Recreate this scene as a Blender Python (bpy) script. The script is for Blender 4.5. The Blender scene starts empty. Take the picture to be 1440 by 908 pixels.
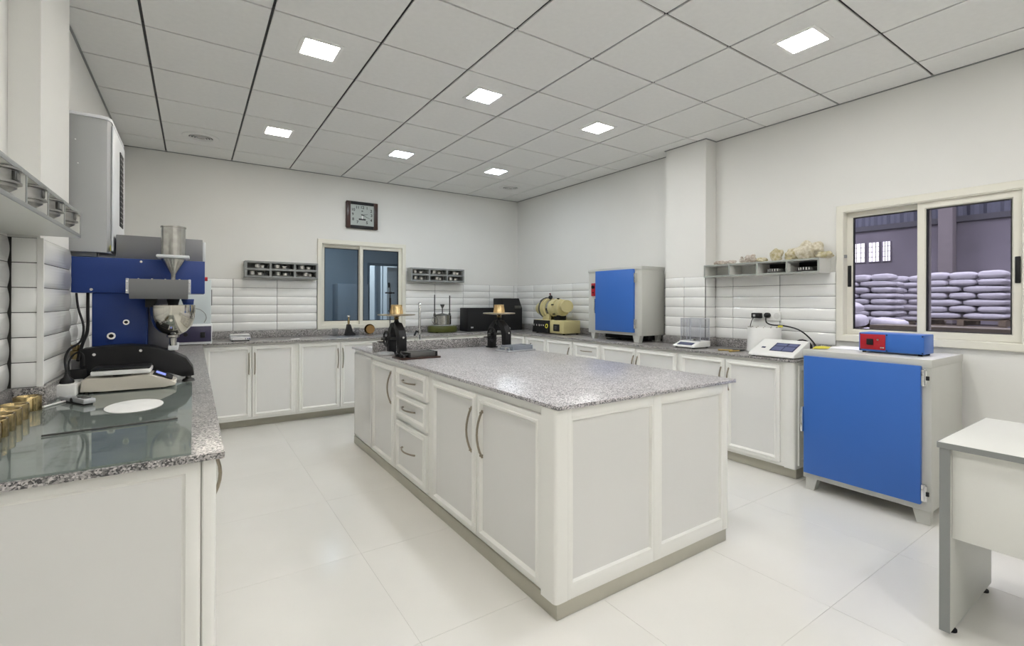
import bpy, bmesh, math, random
from mathutils import Vector, Matrix
random.seed(7)
SC = bpy.context.scene
COL = SC.collection
PI = math.pi

# ------------------------------------------------------------------ camera
YAW, PITCH, ROLL = 0.5911, 0.0007, -0.0029
FPX = 668.2
fw = Vector((math.sin(YAW)*math.cos(PITCH), math.cos(YAW)*math.cos(PITCH), math.sin(PITCH)))
r0 = Vector((math.cos(YAW), -math.sin(YAW), 0)); d0 = fw.cross(r0)
rt = math.cos(ROLL)*r0 + math.sin(ROLL)*d0
dn = -math.sin(ROLL)*r0 + math.cos(ROLL)*d0
cd = bpy.data.cameras.new('camera'); cam = bpy.data.objects.new('camera', cd); COL.objects.link(cam)
m = Matrix((rt, -dn, -fw)).transposed().to_4x4(); m.translation = Vector((0, 0, 1.35)); cam.matrix_world = m
cd.sensor_width = 36; cd.lens = FPX/1440*36; cd.shift_y = -(454-423.2)/1440; cd.clip_start = .02
SC.camera = cam
SC.view_settings.view_transform = 'Standard'; SC.view_settings.look = 'None'
SC.view_settings.gamma = 1; SC.view_settings.use_curve_mapping = False
SC.view_settings.exposure = 0.09
w = bpy.data.worlds.new('world'); SC.world = w; w.use_nodes = True
w.node_tree.nodes['Background'].inputs[0].default_value = (.75, .8, .9, 1)
w.node_tree.nodes['Background'].inputs[1].default_value = 1.0
LAMP = 75.0           # emission of the ceiling panels
WARE = 780.0          # warehouse lamp watts
BACKROOM = 26.0

# ------------------------------------------------------------------ materials
def mat(name, col, rough=.5, metal=0, spec=.5, var=0, vscale=8, bump=0, bscale=60, coat=0, col2=None, stretch=None):
    M = bpy.data.materials.new(name); M.use_nodes = True; nt = M.node_tree; b = nt.nodes['Principled BSDF']
    b.inputs['Base Color'].default_value = (*col, 1); b.inputs['Roughness'].default_value = rough
    b.inputs['Metallic'].default_value = metal; b.inputs['Specular IOR Level'].default_value = spec
    b.inputs['Coat Weight'].default_value = coat; b.inputs['Coat Roughness'].default_value = .08
    tc = nt.nodes.new('ShaderNodeTexCoord'); src = tc.outputs['Object']
    if stretch:
        mp = nt.nodes.new('ShaderNodeMapping'); mp.inputs['Scale'].default_value = stretch
        nt.links.new(src, mp.inputs[0]); src = mp.outputs[0]
    if var or col2:
        n = nt.nodes.new('ShaderNodeTexNoise'); n.inputs['Scale'].default_value = vscale; n.inputs['Detail'].default_value = 6
        nt.links.new(src, n.inputs['Vector'])
        r = nt.nodes.new('ShaderNodeValToRGB'); r.color_ramp.elements[0].position = .32; r.color_ramp.elements[1].position = .68
        c2 = col2 or tuple(max(0, c*(1-var)) for c in col)
        r.color_ramp.elements[0].color = (*c2, 1); r.color_ramp.elements[1].color = (*col, 1)
        nt.links.new(n.outputs[0], r.inputs[0]); nt.links.new(r.outputs[0], b.inputs['Base Color'])
    if bump:
        n2 = nt.nodes.new('ShaderNodeTexNoise'); n2.inputs['Scale'].default_value = bscale; n2.inputs['Detail'].default_value = 4
        nt.links.new(src, n2.inputs['Vector'])
        bp = nt.nodes.new('ShaderNodeBump'); bp.inputs['Strength'].default_value = bump; bp.inputs['Distance'].default_value = .004
        nt.links.new(n2.outputs[0], bp.inputs['Height']); nt.links.new(bp.outputs[0], b.inputs['Normal'])
    return M

def granite(name, cols, scale=170, rough=.12):
    """cols: list of (position, rgb) for a speckled stone"""
    M = bpy.data.materials.new(name); M.use_nodes = True; nt = M.node_tree; b = nt.nodes['Principled BSDF']
    b.inputs['Roughness'].default_value = rough; b.inputs['Specular IOR Level'].default_value = .6
    tc = nt.nodes.new('ShaderNodeTexCoord')
    v = nt.nodes.new('ShaderNodeTexVoronoi'); v.inputs['Scale'].default_value = scale; v.inputs['Randomness'].default_value = 1
    nt.links.new(tc.outputs['Object'], v.inputs['Vector'])
    sp = nt.nodes.new('ShaderNodeSeparateColor'); nt.links.new(v.outputs['Color'], sp.inputs[0])
    n = nt.nodes.new('ShaderNodeTexNoise'); n.inputs['Scale'].default_value = 9; n.inputs['Detail'].default_value = 3
    nt.links.new(tc.outputs['Object'], n.inputs['Vector'])
    mx = nt.nodes.new('ShaderNodeMath'); mx.operation = 'MULTIPLY_ADD'; mx.inputs[1].default_value = .30; 
    ad = nt.nodes.new('ShaderNodeMath'); ad.operation = 'ADD'; ad.inputs[1].default_value = -.15
    nt.links.new(n.outputs[0], mx.inputs[0]); nt.links.new(sp.outputs[0], mx.inputs[2]); nt.links.new(mx.outputs[0], ad.inputs[0])
    r = nt.nodes.new('ShaderNodeValToRGB'); r.color_ramp.interpolation = 'CONSTANT'
    els = r.color_ramp.elements
    els[0].position = cols[0][0]; els[0].color = (*cols[0][1], 1); els[1].position = cols[1][0]; els[1].color = (*cols[1][1], 1)
    for p, c in cols[2:]:
        e = els.new(p); e.color = (*c, 1)
    nt.links.new(ad.outputs[0], r.inputs[0]); nt.links.new(r.outputs[0], b.inputs['Base Color'])
    return M

def emit(name, col, s):
    M = bpy.data.materials.new(name); M.use_nodes = True; nt = M.node_tree
    nt.nodes.remove(nt.nodes['Principled BSDF']); e = nt.nodes.new('ShaderNodeEmission')
    e.inputs[0].default_value = (*col, 1); e.inputs[1].default_value = s
    nt.links.new(e.outputs[0], nt.nodes['Material Output'].inputs[0]); return M

def pane_mat(name, tint, refl=1.0, haze=0, hazecol=(.5, .55, .52), rough=.01):
    """thin clear or tinted glass: tinted transparency, fresnel reflection and, if given, a dusty film"""
    M = bpy.data.materials.new(name); M.use_nodes = True; nt = M.node_tree; nt.nodes.remove(nt.nodes['Principled BSDF'])
    t = nt.nodes.new('ShaderNodeBsdfTransparent'); t.inputs[0].default_value = (*tint, 1)
    g = nt.nodes.new('ShaderNodeBsdfGlossy'); g.inputs['Roughness'].default_value = rough
    fr = nt.nodes.new('ShaderNodeFresnel'); fr.inputs[0].default_value = 1.5
    ge = nt.nodes.new('ShaderNodeNewGeometry'); iv = nt.nodes.new('ShaderNodeMath'); iv.operation = 'SUBTRACT'; iv.inputs[0].default_value = 1; nt.links.new(ge.outputs['Backfacing'], iv.inputs[1])
    m0 = nt.nodes.new('ShaderNodeMath'); m0.operation = 'MULTIPLY'; nt.links.new(fr.outputs[0], m0.inputs[0]); nt.links.new(iv.outputs[0], m0.inputs[1])
    mu = nt.nodes.new('ShaderNodeMath'); mu.operation = 'MULTIPLY'; mu.inputs[1].default_value = refl; mu.use_clamp = True
    nt.links.new(m0.outputs[0], mu.inputs[0])
    base = t.outputs[0]
    if haze:
        d = nt.nodes.new('ShaderNodeBsdfDiffuse'); d.inputs[0].default_value = (*hazecol, 1)
        n = nt.nodes.new('ShaderNodeTexNoise'); n.inputs['Scale'].default_value = 7; n.inputs['Detail'].default_value = 8; n.inputs['Roughness'].default_value = .65
        tc = nt.nodes.new('ShaderNodeTexCoord'); nt.links.new(tc.outputs['Object'], n.inputs['Vector'])
        mm = nt.nodes.new('ShaderNodeMath'); mm.operation = 'MULTIPLY'; mm.inputs[1].default_value = haze*2
        nt.links.new(n.outputs[0], mm.inputs[0])
        mh = nt.nodes.new('ShaderNodeMixShader'); nt.links.new(mm.outputs[0], mh.inputs[0])
        nt.links.new(t.outputs[0], mh.inputs[1]); nt.links.new(d.outputs[0], mh.inputs[2]); base = mh.outputs[0]
    x = nt.nodes.new('ShaderNodeMixShader'); nt.links.new(mu.outputs[0], x.inputs[0])
    nt.links.new(base, x.inputs[1]); nt.links.new(g.outputs[0], x.inputs[2])
    nt.links.new(x.outputs[0], nt.nodes['Material Output'].inputs[0]); return M

WALL = mat('wall_paint', (.80, .795, .765), .7, spec=.25, var=.03, vscale=1.5, bump=.05, bscale=120)
CEILT = mat('ceiling_tile', (.84, .84, .82), .75, spec=.2, var=.03, vscale=30)
DARKGRID = mat('dark_grid', (.012, .012, .012), .6)
GRIDBAR = mat('grid_bar', (.05, .05, .05), .5)
FLOOR = mat('porcelain', (.80, .785, .745), .15, spec=.45, var=.04, vscale=2.2)
FJOINT = mat('floor_joint', (.74, .72, .67), .5)
TILE = mat('glazed_tile', (.86, .86, .84), .14, spec=.5, coat=.3)
GROUT = mat('dark_grout', (.035, .033, .03), .8)
CAB = mat('cabinet_cream', (.875, .87, .83), .28, spec=.45)
CABP = mat('cabinet_panel', (.775, .77, .75), .22, spec=.45)
PLINTH = mat('plinth_stone', (.50, .48, .40), .35, var=.08, vscale=5)
HANDLE = mat('handle_metal', (.33, .29, .23), .3, metal=1)
GR_IS = granite('granite_island', [(0, (.10, .10, .105)), (.20, (.24, .235, .245)), (.36, (.42, .40, .41)), (.55, (.56, .53, .54)), (.78, (.66, .64, .65))], 240, .30)
GR_BK = granite('granite_grey', [(0, (.05, .05, .05)), (.24, (.17, .165, .16)), (.44, (.30, .285, .28)), (.66, (.42, .40, .39)), (.86, (.60, .57, .56))], 230, .28)
WINF = mat('window_cream', (.78, .76, .67), .35)
GASKET = mat('rubber_gasket', (.015, .015, .015), .6)
PANE_R = pane_mat('tinted_pane', (.66, .65, .715), .55)
PANE_B = pane_mat('blue_pane', (.74, .80, .84), .7)
CLEAR = pane_mat('clear_glass', (.925, .93, .945), 1.0)
SHEET = pane_mat('glass_sheet_mat', (.66, .74, .69), 1.3, haze=.42, hazecol=(.42, .47, .45), rough=.05)
GREYL = mat('grey_laminate', (.33, .34, .33), .4)
GREYD = mat('grey_edging', (.24, .25, .245), .4)
WHL = mat('white_laminate', (.75, .75, .71), .35)
STEEL = mat('steel', (.55, .54, .51), .22, metal=1, var=.25, vscale=30)
CHROME = mat('chrome', (.75, .75, .74), .08, metal=1)
DSTEEL = mat('dark_steel', (.13, .13, .125), .35, metal=.8, var=.3, vscale=40)
BLACK = mat('black_paint', (.011, .011, .012), .5, spec=.3)
BLACKM = mat('black_matte', (.014, .014, .015), .6, spec=.3)
BRASS = mat('brass', (.44, .34, .17), .25, metal=1, var=.3, vscale=40)
BLUE = mat('blue_enamel', (.038, .145, .50), .35, spec=.4)
BLUED = mat('dark_blue_enamel', (.018, .05, .23), .4, spec=.4)
OVG = mat('oven_grey', (.56, .56, .52), .45, var=.03, vscale=5)
RED = mat('red_panel', (.42, .008, .02), .35)
GREYP = mat('grey_enamel', (.22, .22, .23), .35)
CREAM = mat('machine_cream', (.60, .53, .27), .38)
SCALE = mat('scale_beige', (.64, .60, .52), .42)
WHITE = mat('white_plastic', (.84, .84, .82), .3)
SCREEN = mat('dark_screen', (.05, .06, .13), .12)
LCD = emit('lcd_glow', (.30, .36, .9), 1.1)
PAPER = mat('paper', (.88, .88, .86), .7)
YELL = mat('yellow_plastic', (.75, .68, .08), .5)
WOODY = mat('varnished_wood', (.55, .38, .10), .4, var=.3, vscale=20, stretch=(1, 8, 1))
WOOD = mat('dark_wood', (.045, .016, .010), .3, var=.4, vscale=15, stretch=(1, 8, 1))
ROCK = mat('pale_coral', (.70, .65, .52), .85, col2=(.40, .34, .16), vscale=38, bump=.9, bscale=120)
ROCKP = mat('pink_coral', (.68, .64, .58), .85, col2=(.34, .27, .22), vscale=45, bump=.9, bscale=130)
GREEN = mat('olive_enamel', (.075, .085, .014), .4)
ALU = mat('aluminium', (.60, .61, .63), .42, metal=.6, var=.15, vscale=30)
PURP = mat('purple_panel', (.035, .03, .075), .35)
ACW = mat('ac_grey', (.40, .41, .41), .45)
ACL = mat('ac_light', (.72, .74, .76), .4)
SACK = mat('sack_white', (.66, .645, .67), .7, var=.12, vscale=3, bump=.9, bscale=18)
CONC = mat('plaster_grey', (.28, .26, .29), .9, var=.35, vscale=.8)
CLAD = mat('cladding_blue', (.15, .16, .20), .5)
CONCF = mat('concrete_floor', (.22, .21, .2), .9, var=.3, vscale=1)
PALL = mat('pallet_wood', (.24, .19, .13), .8, var=.3, vscale=10)
BR_W = mat('blue_room_wall', (.36, .41, .45), .7)
TXT = mat('print_black', (.02, .02, .02), .5)
TXTW = mat('print_white', (.8, .8, .78), .5)

# ------------------------------------------------------------------ mesh builder
class G:
    def __init__(s): s.b = bmesh.new()
    def _add(s, vs, fs, T=None):
        bv = [s.b.verts.new(T @ Vector(v) if T else v) for v in vs]
        for f in fs:
            try: s.b.faces.new([bv[i] for i in f])
            except ValueError: pass
        return bv
    def box(s, x0, x1, y0, y1, z0, z1, bev=0, T=None, seg=2):
        x0, x1 = sorted((x0, x1)); y0, y1 = sorted((y0, y1)); z0, z1 = sorted((z0, z1))
        vs = [(x, y, z) for x in (x0, x1) for y in (y0, y1) for z in (z0, z1)]
        fs = [(0, 1, 3, 2), (4, 6, 7, 5), (0, 4, 5, 1), (2, 3, 7, 6), (0, 2, 6, 4), (1, 5, 7, 3)]
        bv = s._add(vs, fs, T)
        if bev:
            es = list({e for v in bv for e in v.link_edges})
            bmesh.ops.bevel(s.b, geom=es, offset=bev, segments=seg, affect='EDGES', profile=.5)
        return s
    def prism(s, pts, a0, a1, ax='z', bev=0, T=None):
        """pts 2-D outline extruded along ax; other axes in x,y,z order"""
        def P(u, v, a): return {'z': (u, v, a), 'y': (u, a, v), 'x': (a, u, v)}[ax]
        n = len(pts); vs = [P(u, v, a0) for u, v in pts] + [P(u, v, a1) for u, v in pts]
        fs = [tuple(range(n)), tuple(range(2*n-1, n-1, -1))] + [(i, i+n, (i+1) % n+n, (i+1) % n) for i in range(n)]
        bv = s._add(vs, fs, T)
        if bev:
            es = list({e for v in bv for e in v.link_edges})
            bmesh.ops.bevel(s.b, geom=es, offset=bev, segments=2, affect='EDGES', profile=.5)
        return s
    def lathe(s, c, prof, seg=24, axis=None, sq=(1, 1)):
        """prof [(r,h)] turned about axis (default z) through c"""
        q = Vector((0, 0, 1)).rotation_difference(Vector(axis)).to_matrix() if axis else Matrix.Identity(3)
        c = Vector(c); rings = []
        for r, h in prof:
            if r < 1e-5: rings.append([s.b.verts.new(c + q @ Vector((0, 0, h)))])
            else: rings.append([s.b.verts.new(c + q @ Vector((r*math.cos(2*PI*i/seg)*sq[0], r*math.sin(2*PI*i/seg)*sq[1], h))) for i in range(seg)])
        for a, b in zip(rings, rings[1:]):
            for i in range(seg):
                j = (i+1) % seg
                f = [a[i % len(a)], a[j % len(a)], b[j % len(b)], b[i % len(b)]]
                f = list(dict.fromkeys(f))
                if len(f) > 2:
                    try: s.b.faces.new(f)
                    except ValueError: pass
        return s
    def cyl(s, p0, p1, r, r1=None, seg=16):
        p0 = Vector(p0); d = Vector(p1)-p0; L = d.length
        return s.lathe(p0, [(0, 0), (r, 0), (r if r1 is None else r1, L), (0, L)], seg, d/L)
    def tube(s, pts, r, seg=8, sm=4):
        P = [Vector(p) for p in pts]
        if sm > 1 and len(P) > 2:
            Q = []
            for i in range(len(P)-1):
                a = P[max(i-1, 0)]; b = P[i]; c = P[i+1]; d = P[min(i+2, len(P)-1)]
                for k in range(sm):
                    t = k/sm; Q.append(.5*((2*b)+(c-a)*t+(2*a-5*b+4*c-d)*t*t+(3*b-a-3*c+d)*t**3))
            Q.append(P[-1]); P = Q
        up = None; rings = []
        for i, p in enumerate(P):
            t = (P[min(i+1, len(P)-1)]-P[max(i-1, 0)]).normalized()
            if up is None: up = t.orthogonal().normalized()
            up = (up-t*up.dot(t)).normalized(); sd = t.cross(up)
            rr = r[i] if isinstance(r, list) else r
            rings.append([s.b.verts.new(p+rr*(math.cos(2*PI*k/seg)*up+math.sin(2*PI*k/seg)*sd)) for k in range(seg)])
        for a, b in zip(rings, rings[1:]):
            for i in range(seg): s.b.faces.new([a[i], a[(i+1) % seg], b[(i+1) % seg], b[i]])
        s.b.faces.new(rings[0][::-1]); s.b.faces.new(rings[-1]); return s
    def rings(s, F, w, h, prof, u0=0, z0=0, cap=False):
        """concentric rectangles: prof [(inset, depth)]; F maps (u,z,n) to world"""
        R = []
        for ins, d in prof:
            R.append([s.b.verts.new(F(u0+ins, z0+ins, d)), s.b.verts.new(F(u0+w-ins, z0+ins, d)),
                      s.b.verts.new(F(u0+w-ins, z0+h-ins, d)), s.b.verts.new(F(u0+ins, z0+h-ins, d))])
        for a, b in zip(R, R[1:]):
            for i in range(4): s.b.faces.new([a[i], a[(i+1) % 4], b[(i+1) % 4], b[i]])
        if cap: s.b.faces.new(R[-1])
        return s
    def blob(s, c, rad, amp=.25, sub=3, seed=0, fl=1.0):
        rnd = random.Random(seed)
        t = bmesh.new(); bmesh.ops.create_icosphere(t, subdivisions=sub, radius=1)
        ks = [(Vector((rnd.uniform(-1, 1), rnd.uniform(-1, 1), rnd.uniform(-1, 1)))*rnd.uniform(2, 9), rnd.uniform(0, 6)) for _ in range(10)]
        idx = {}
        for v in t.verts:
            k = 1+amp*sum(math.sin(v.co.dot(d)+p) for d, p in ks)/4
            q = v.co*k
            idx[v.index] = s.b.verts.new((c[0]+q.x*rad[0], c[1]+q.y*rad[1], max(c[2]-rad[2]*.75, c[2]+q.z*rad[2]*fl)))
        for f in t.faces: s.b.faces.new([idx[v.index] for v in f.verts])
        t.free(); return s

OFF = {}
def mesh_of(g, name, M, off=Vector((0, 0, 0)), ang=40):
    bmesh.ops.recalc_face_normals(g.b, faces=g.b.faces)
    me = bpy.data.meshes.new(name)
    if off.length: bmesh.ops.translate(g.b, verts=g.b.verts, vec=-off)
    g.b.to_mesh(me); g.b.free()
    me.materials.append(M)
    me.polygons.foreach_set('use_smooth', [True]*len(me.polygons))
    me.set_sharp_from_angle(angle=math.radians(ang))
    return me
def obj(name, g, M, parent=None, ang=40):
    off = OFF.get(parent.name, Vector((0, 0, 0))) if parent else Vector((0, 0, 0))
    o = bpy.data.objects.new(name, mesh_of(g, name, M, off, ang)); COL.objects.link(o)
    if parent: o.parent = parent; OFF[o.name] = off
    return o
def thing(name, label, cat, loc=(0, 0, 0), group=None, local=False, rz=0):
    o = bpy.data.objects.new(name, None); COL.objects.link(o); o.location = loc; o.rotation_euler = (0, 0, rz)
    o.empty_display_size = .1
    if cat: o['label'] = label; o['category'] = cat
    if group: o['group'] = group
    OFF[o.name] = Vector((0, 0, 0)) if local else Vector(loc)
    return o
def tag(o, label, cat, group=None, kind=None):
    o['label'] = label; o['category'] = cat
    if group: o['group'] = group
    if kind: o['kind'] = kind
    return o
def struct(name, g, M, ang=40):
    o = obj(name, g, M, None, ang); o['kind'] = 'structure'; return o
def kids(o): return [c for c in bpy.data.objects if c.parent == o]
def copy_tree(o, loc=None, rz=None, label=None, parent=None, group=None, ch=None):
    c = o.copy(); COL.objects.link(c)
    if parent: c.parent = parent
    if loc is not None: c.location = loc
    if rz is not None: c.rotation_euler = (0, 0, rz)
    if label: c['label'] = label
    if group: c['group'] = group
    for k in kids(o): copy_tree(k, parent=c)
    return c
def inst(name, me, parent, loc, rz=0):
    o = bpy.data.objects.new(name, me); COL.objects.link(o); o.parent = parent; o.location = loc; o.rotation_euler = (0, 0, rz)
    return o
def text(name, s, size, T, M, parent, ext=.0006):
    cu = bpy.data.curves.new(name, 'FONT'); cu.body = s; cu.size = size; cu.extrude = ext; cu.align_x = 'CENTER'; cu.align_y = 'CENTER'; cu.offset = size*.022
    to = bpy.data.objects.new(name, cu); COL.objects.link(to)
    dg = bpy.context.evaluated_depsgraph_get(); dg.update()
    me = bpy.data.meshes.new_from_object(to.evaluated_get(dg)); bpy.data.objects.remove(to)
    me.transform(T); off = OFF.get(parent.name, Vector((0, 0, 0))); me.transform(Matrix.Translation(-off))
    me.materials.clear(); me.materials.append(M)
    o = bpy.data.objects.new(name, me); COL.objects.link(o); o.parent = parent; OFF[o.name] = off
    return o
# frames for upright faces: (u, z, n) -> world
def FmY(x0, y): return lambda u, z, n: Vector((x0+u, y-n, z))        # faces -Y, u along +X
def FmX(x, y0): return lambda u, z, n: Vector((x-n, y0-u, z))        # faces -X, u along -Y
def FpX(x, y0): return lambda u, z, n: Vector((x+n, y0+u, z))        # faces +X, u along +Y
def fbox(g, F, u0, u1, z0, z1, n0, n1, bev=0):
    a = F(u0, z0, n0); b = F(u1, z1, n1); g.box(a.x, b.x, a.y, b.y, a.z, b.z, bev); return g

# ------------------------------------------------------------------ room shell
XL, XR, YB, YF, ZC = -.61, 4.342, 6.314, -3.0, 2.952
ZT = ZC+.10
TH = .16
# floor with large polished tiles
fl = G(); fl.box(XL-TH, XR+TH, YF-TH, YB+TH, -.12, -.0016)
FLO = struct('floor', fl, FJOINT)
xs = [XL] + [-.05+.8*i for i in range(0, 6)] + [XR]
ys = [YF] + [.96-.8*4+.8*i for i in range(0, 11)] + [YB]
xs = sorted(set(round(v, 4) for v in xs if XL <= v <= XR)); ys = sorted(set(round(v, 4) for v in ys if YF <= v <= YB))
tm = {}
def flat_tile(w, d, t, M, key, gap, bev=.0012):
    k = (key, round(w, 3), round(d, 3))
    if k not in tm:
        g = G(); g.box(gap/2, w-gap/2, gap/2, d-gap/2, -t, 0, bev, seg=1); tm[k] = mesh_of(g, key, M)
    return tm[k]
for a, b in zip(xs, xs[1:]):
    for c, d in zip(ys, ys[1:]):
        inst('floor_tile', flat_tile(b-a, d-c, .0015, FLOOR, 'floor_tile', .0012, .0004), FLO, (a, c, 0))
# ceiling: slab, dark grid bars, square tiles with open shadow gaps
cg = G(); cg.box(XL-TH, XR+TH, YF-TH, YB+TH, ZT, ZT+.1)
CEI = struct('ceiling', cg, DARKGRID)
cx = [XL, -.246, .362, .970, 1.578, 2.186, 2.794, 3.402, 4.010, XR]
cy = [YB, 5.869]
while cy[-1]-.5923 > YF: cy.append(cy[-1]-.5923)
cy.append(YF); cy = cy[::-1]
gb = G()
for x in cx: gb.box(x-.014, x+.014, YF, YB, ZC+.016, ZC+.020); gb.box(x-.002, x+.002, YF, YB, ZC+.02, ZT)
o = obj('grid_runner', gb, GRIDBAR, CEI); o['kind'] = 'stuff'
gb = G()
for y in cy: gb.box(XL, XR, y-.014, y+.014, ZC+.0125, ZC+.0155); gb.box(XL, XR, y-.002, y+.002, ZC+.0155, ZT)
o = obj('grid_cross_bar', gb, GRIDBAR, CEI); o['kind'] = 'stuff'
for a, b in zip(cx, cx[1:]):
    for c, d in zip(cy, cy[1:]):
        k = ('ct', round(b-a, 3), round(d-c, 3))
        if k not in tm:
            g = G(); gx, gy = .0075, .0065
            g.box(gx, b-a-gx, gy, d-c-gy, 0, .012, .002, seg=1); tm[k] = mesh_of(g, 'ceiling_tile', CEILT)
        inst('ceiling_tile', tm[k], CEI, (a, c, ZC))
# walls
WX0, WX1, WZ0, WZ1 = 1.300, 2.440, .995, 2.125      # back window hole
RY0, RY1, RZ0, RZ1 = .645, 1.728, 1.045, 2.120      # right window hole
g = G(); g.box(XL-TH, WX0, YB, YB+TH, 0, ZT); g.box(WX1, XR+TH, YB, YB+TH, 0, ZT); g.box(WX0, WX1, YB, YB+TH, 0, WZ0); g.box(WX0, WX1, YB, YB+TH, WZ1, ZT)
WB = struct('wall_back', g, WALL)
g = G(); g.box(XR, XR+TH, RY1, YB, 0, ZT); g.box(XR, XR+TH, YF, RY0, 0, ZT); g.box(XR, XR+TH, RY0, RY1, 0, RZ0); g.box(XR, XR+TH, RY0, RY1, RZ1, ZT)
WR = struct('wall_right', g, WALL)
g = G(); g.box(4.172, XR-.0005, 2.812, 3.285, 0, ZC+.01); PIL_R = struct('wall_pillar_right', g, WALL)
g = G(); g.box(XL-TH, XL, YF, YB, 0, ZT); WL = struct('wall_left', g, WALL)
g = G(); g.box(XL+.0005, -.515, 2.665, 3.195, 0, ZC+.01); PIL_L = struct('wall_pillar_left', g, WALL)
g = G(); g.box(XL-TH, XR+TH, YF-TH, YF, 0, ZT); WF = struct('wall_front', g, WALL)
g = G()
for (a, b, c, d) in ((XL, XR, YB-.012, YB), (XL, XR, YF, YF+.012)): g.box(a, b, c, d, ZC-.006, ZC+.003)
g.box(XL, XL+.012, YF, YB, ZC-.006, ZC+.003); g.box(XR-.012, XR, YF, YB, ZC-.006, ZC+.003)
g.box(4.16, XR, 2.80, 2.812, ZC-.006, ZC+.003); g.box(4.16, XR, 3.285, 3.297, ZC-.006, ZC+.003); g.box(4.16, 4.172, 2.812, 3.285, ZC-.006, ZC+.003)
struct('trim_1', g, GREYD)

# wall tiles: pillowed white tiles 457 x 100 mm, every one a piece of its wall
def tile_mesh(L, H=.1):
    k = ('wt', round(L, 3), round(H, 3))
    if k in tm: return tm[k]
    g = G(); gap = .0032; gh = .0045; n = 8
    hs = [gap/2+(H-gap)*i/n for i in range(n+1)]
    def dp(t): return .003+.0085*(max(0, math.sin(PI*t)))**.6
    e = min(.012, L*.12); cols_ = [(gh/2, .35), (gh/2+e, 1), (L-gh/2-e, 1), (L-gh/2, .35)]
    V = [[g.b.verts.new((x, -(.003+(dp(i/n)-.003)*s), h)) for i, h in enumerate(hs)] for x, s in cols_]
    for a, b in zip(V, V[1:]):
        for i in range(n): g.b.faces.new([a[i], b[i], b[i+1], a[i+1]])
    def side(vs): 
        bk = [g.b.verts.new((v.co.x, 0, v.co.z)) for v in vs]
        for i in range(len(vs)-1): g.b.faces.new([vs[i], vs[i+1], bk[i+1], bk[i]])
    side(V[0]); side(V[-1]); side([v[0] for v in V]); side([v[-1] for v in V])
    me = mesh_of(g, 'wall_tile', TILE, ang=50); tm[k] = me; return me
def tile_run(wall, F, rz, joints, z0=1.0, rows=6):
    for a, b in zip(joints, joints[1:]):
        if b-a < .012: continue
        for i in range(rows):
            p = F(a, z0+.1*i, .0015); inst('wall_tile', tile_mesh(b-a), wall, p, rz)
def grout(wall, F, a, b, z0=1.0, z1=1.6):
    g = G(); fbox(g, F, a, b, z0, z1, 0, .0025); obj('grout', g, GROUT, wall)
J0 = .380
xj = [XL] + [J0+.457*k for k in (-2, -1, 0, 1)] + [1.292]
F = FmY(0, YB); tile_run(WB, F, 0, xj); grout(WB, F, XL, 1.292)
xj = [2.448] + [J0+.457*k+.231 for k in (5, 6, 7, 8)]; xj = [2.448, 2.896, 3.352, 3.811, 4.266, XR]
tile_run(WB, F, 0, xj); grout(WB, F, 2.448, XR)
F = FmX(XR, YB)                                       # u = YB - y
ju = [0] + [YB-v for v in (5.877, 5.424, 4.971, 4.52, 4.065, 3.61, 3.285)]
tile_run(WR, F, -PI/2, ju); grout(WR, F, 0, YB-3.285)
ju = [YB-v for v in (2.812, 2.625, 2.183, 1.738)]
tile_run(WR, F, -PI/2, ju); grout(WR, F, YB-2.812, YB-1.738)
F = FmX(4.172, YB); tile_run(PIL_R, F, -PI/2, [YB-v for v in (3.285, 3.054, 2.812)]); grout(PIL_R, F, YB-3.285, YB-2.812)
F = FmY(0, 2.812); tile_run(PIL_R, F, 0, [4.172, XR-.012]); grout(PIL_R, F, 4.172, XR)
F = FpX(XL, 0); tile_run(WL, F, PI/2, [.85, 1.296, 1.75, 2.205, 2.655]); grout(WL, F, .85, 2.665)
tile_run(WL, F, PI/2, [3.195+.4*k for k in range(8)]+[YB-.012]); grout(WL, F, 3.195, YB)
F = FmY(0, 2.665); tile_run(PIL_L, F, 0, [XL+.012, -.515]); grout(PIL_L, F, XL, -.515)
F = FpX(-.515, 0); tile_run(PIL_L, F, PI/2, [2.665, 3.195]); grout(PIL_L, F, 2.665, 3.195)
# cream corner beads beside the tiles
g = G(); g.box(-.522, -.503, 2.652, 2.664, 1.0, 1.6); obj('corner_bead', g, WALL, PIL_L)
g = G(); g.box(1.284, 1.292, YB-.014, YB, 1.0, 1.6); obj('tile_edging', g, GREYD, WB)

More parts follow.
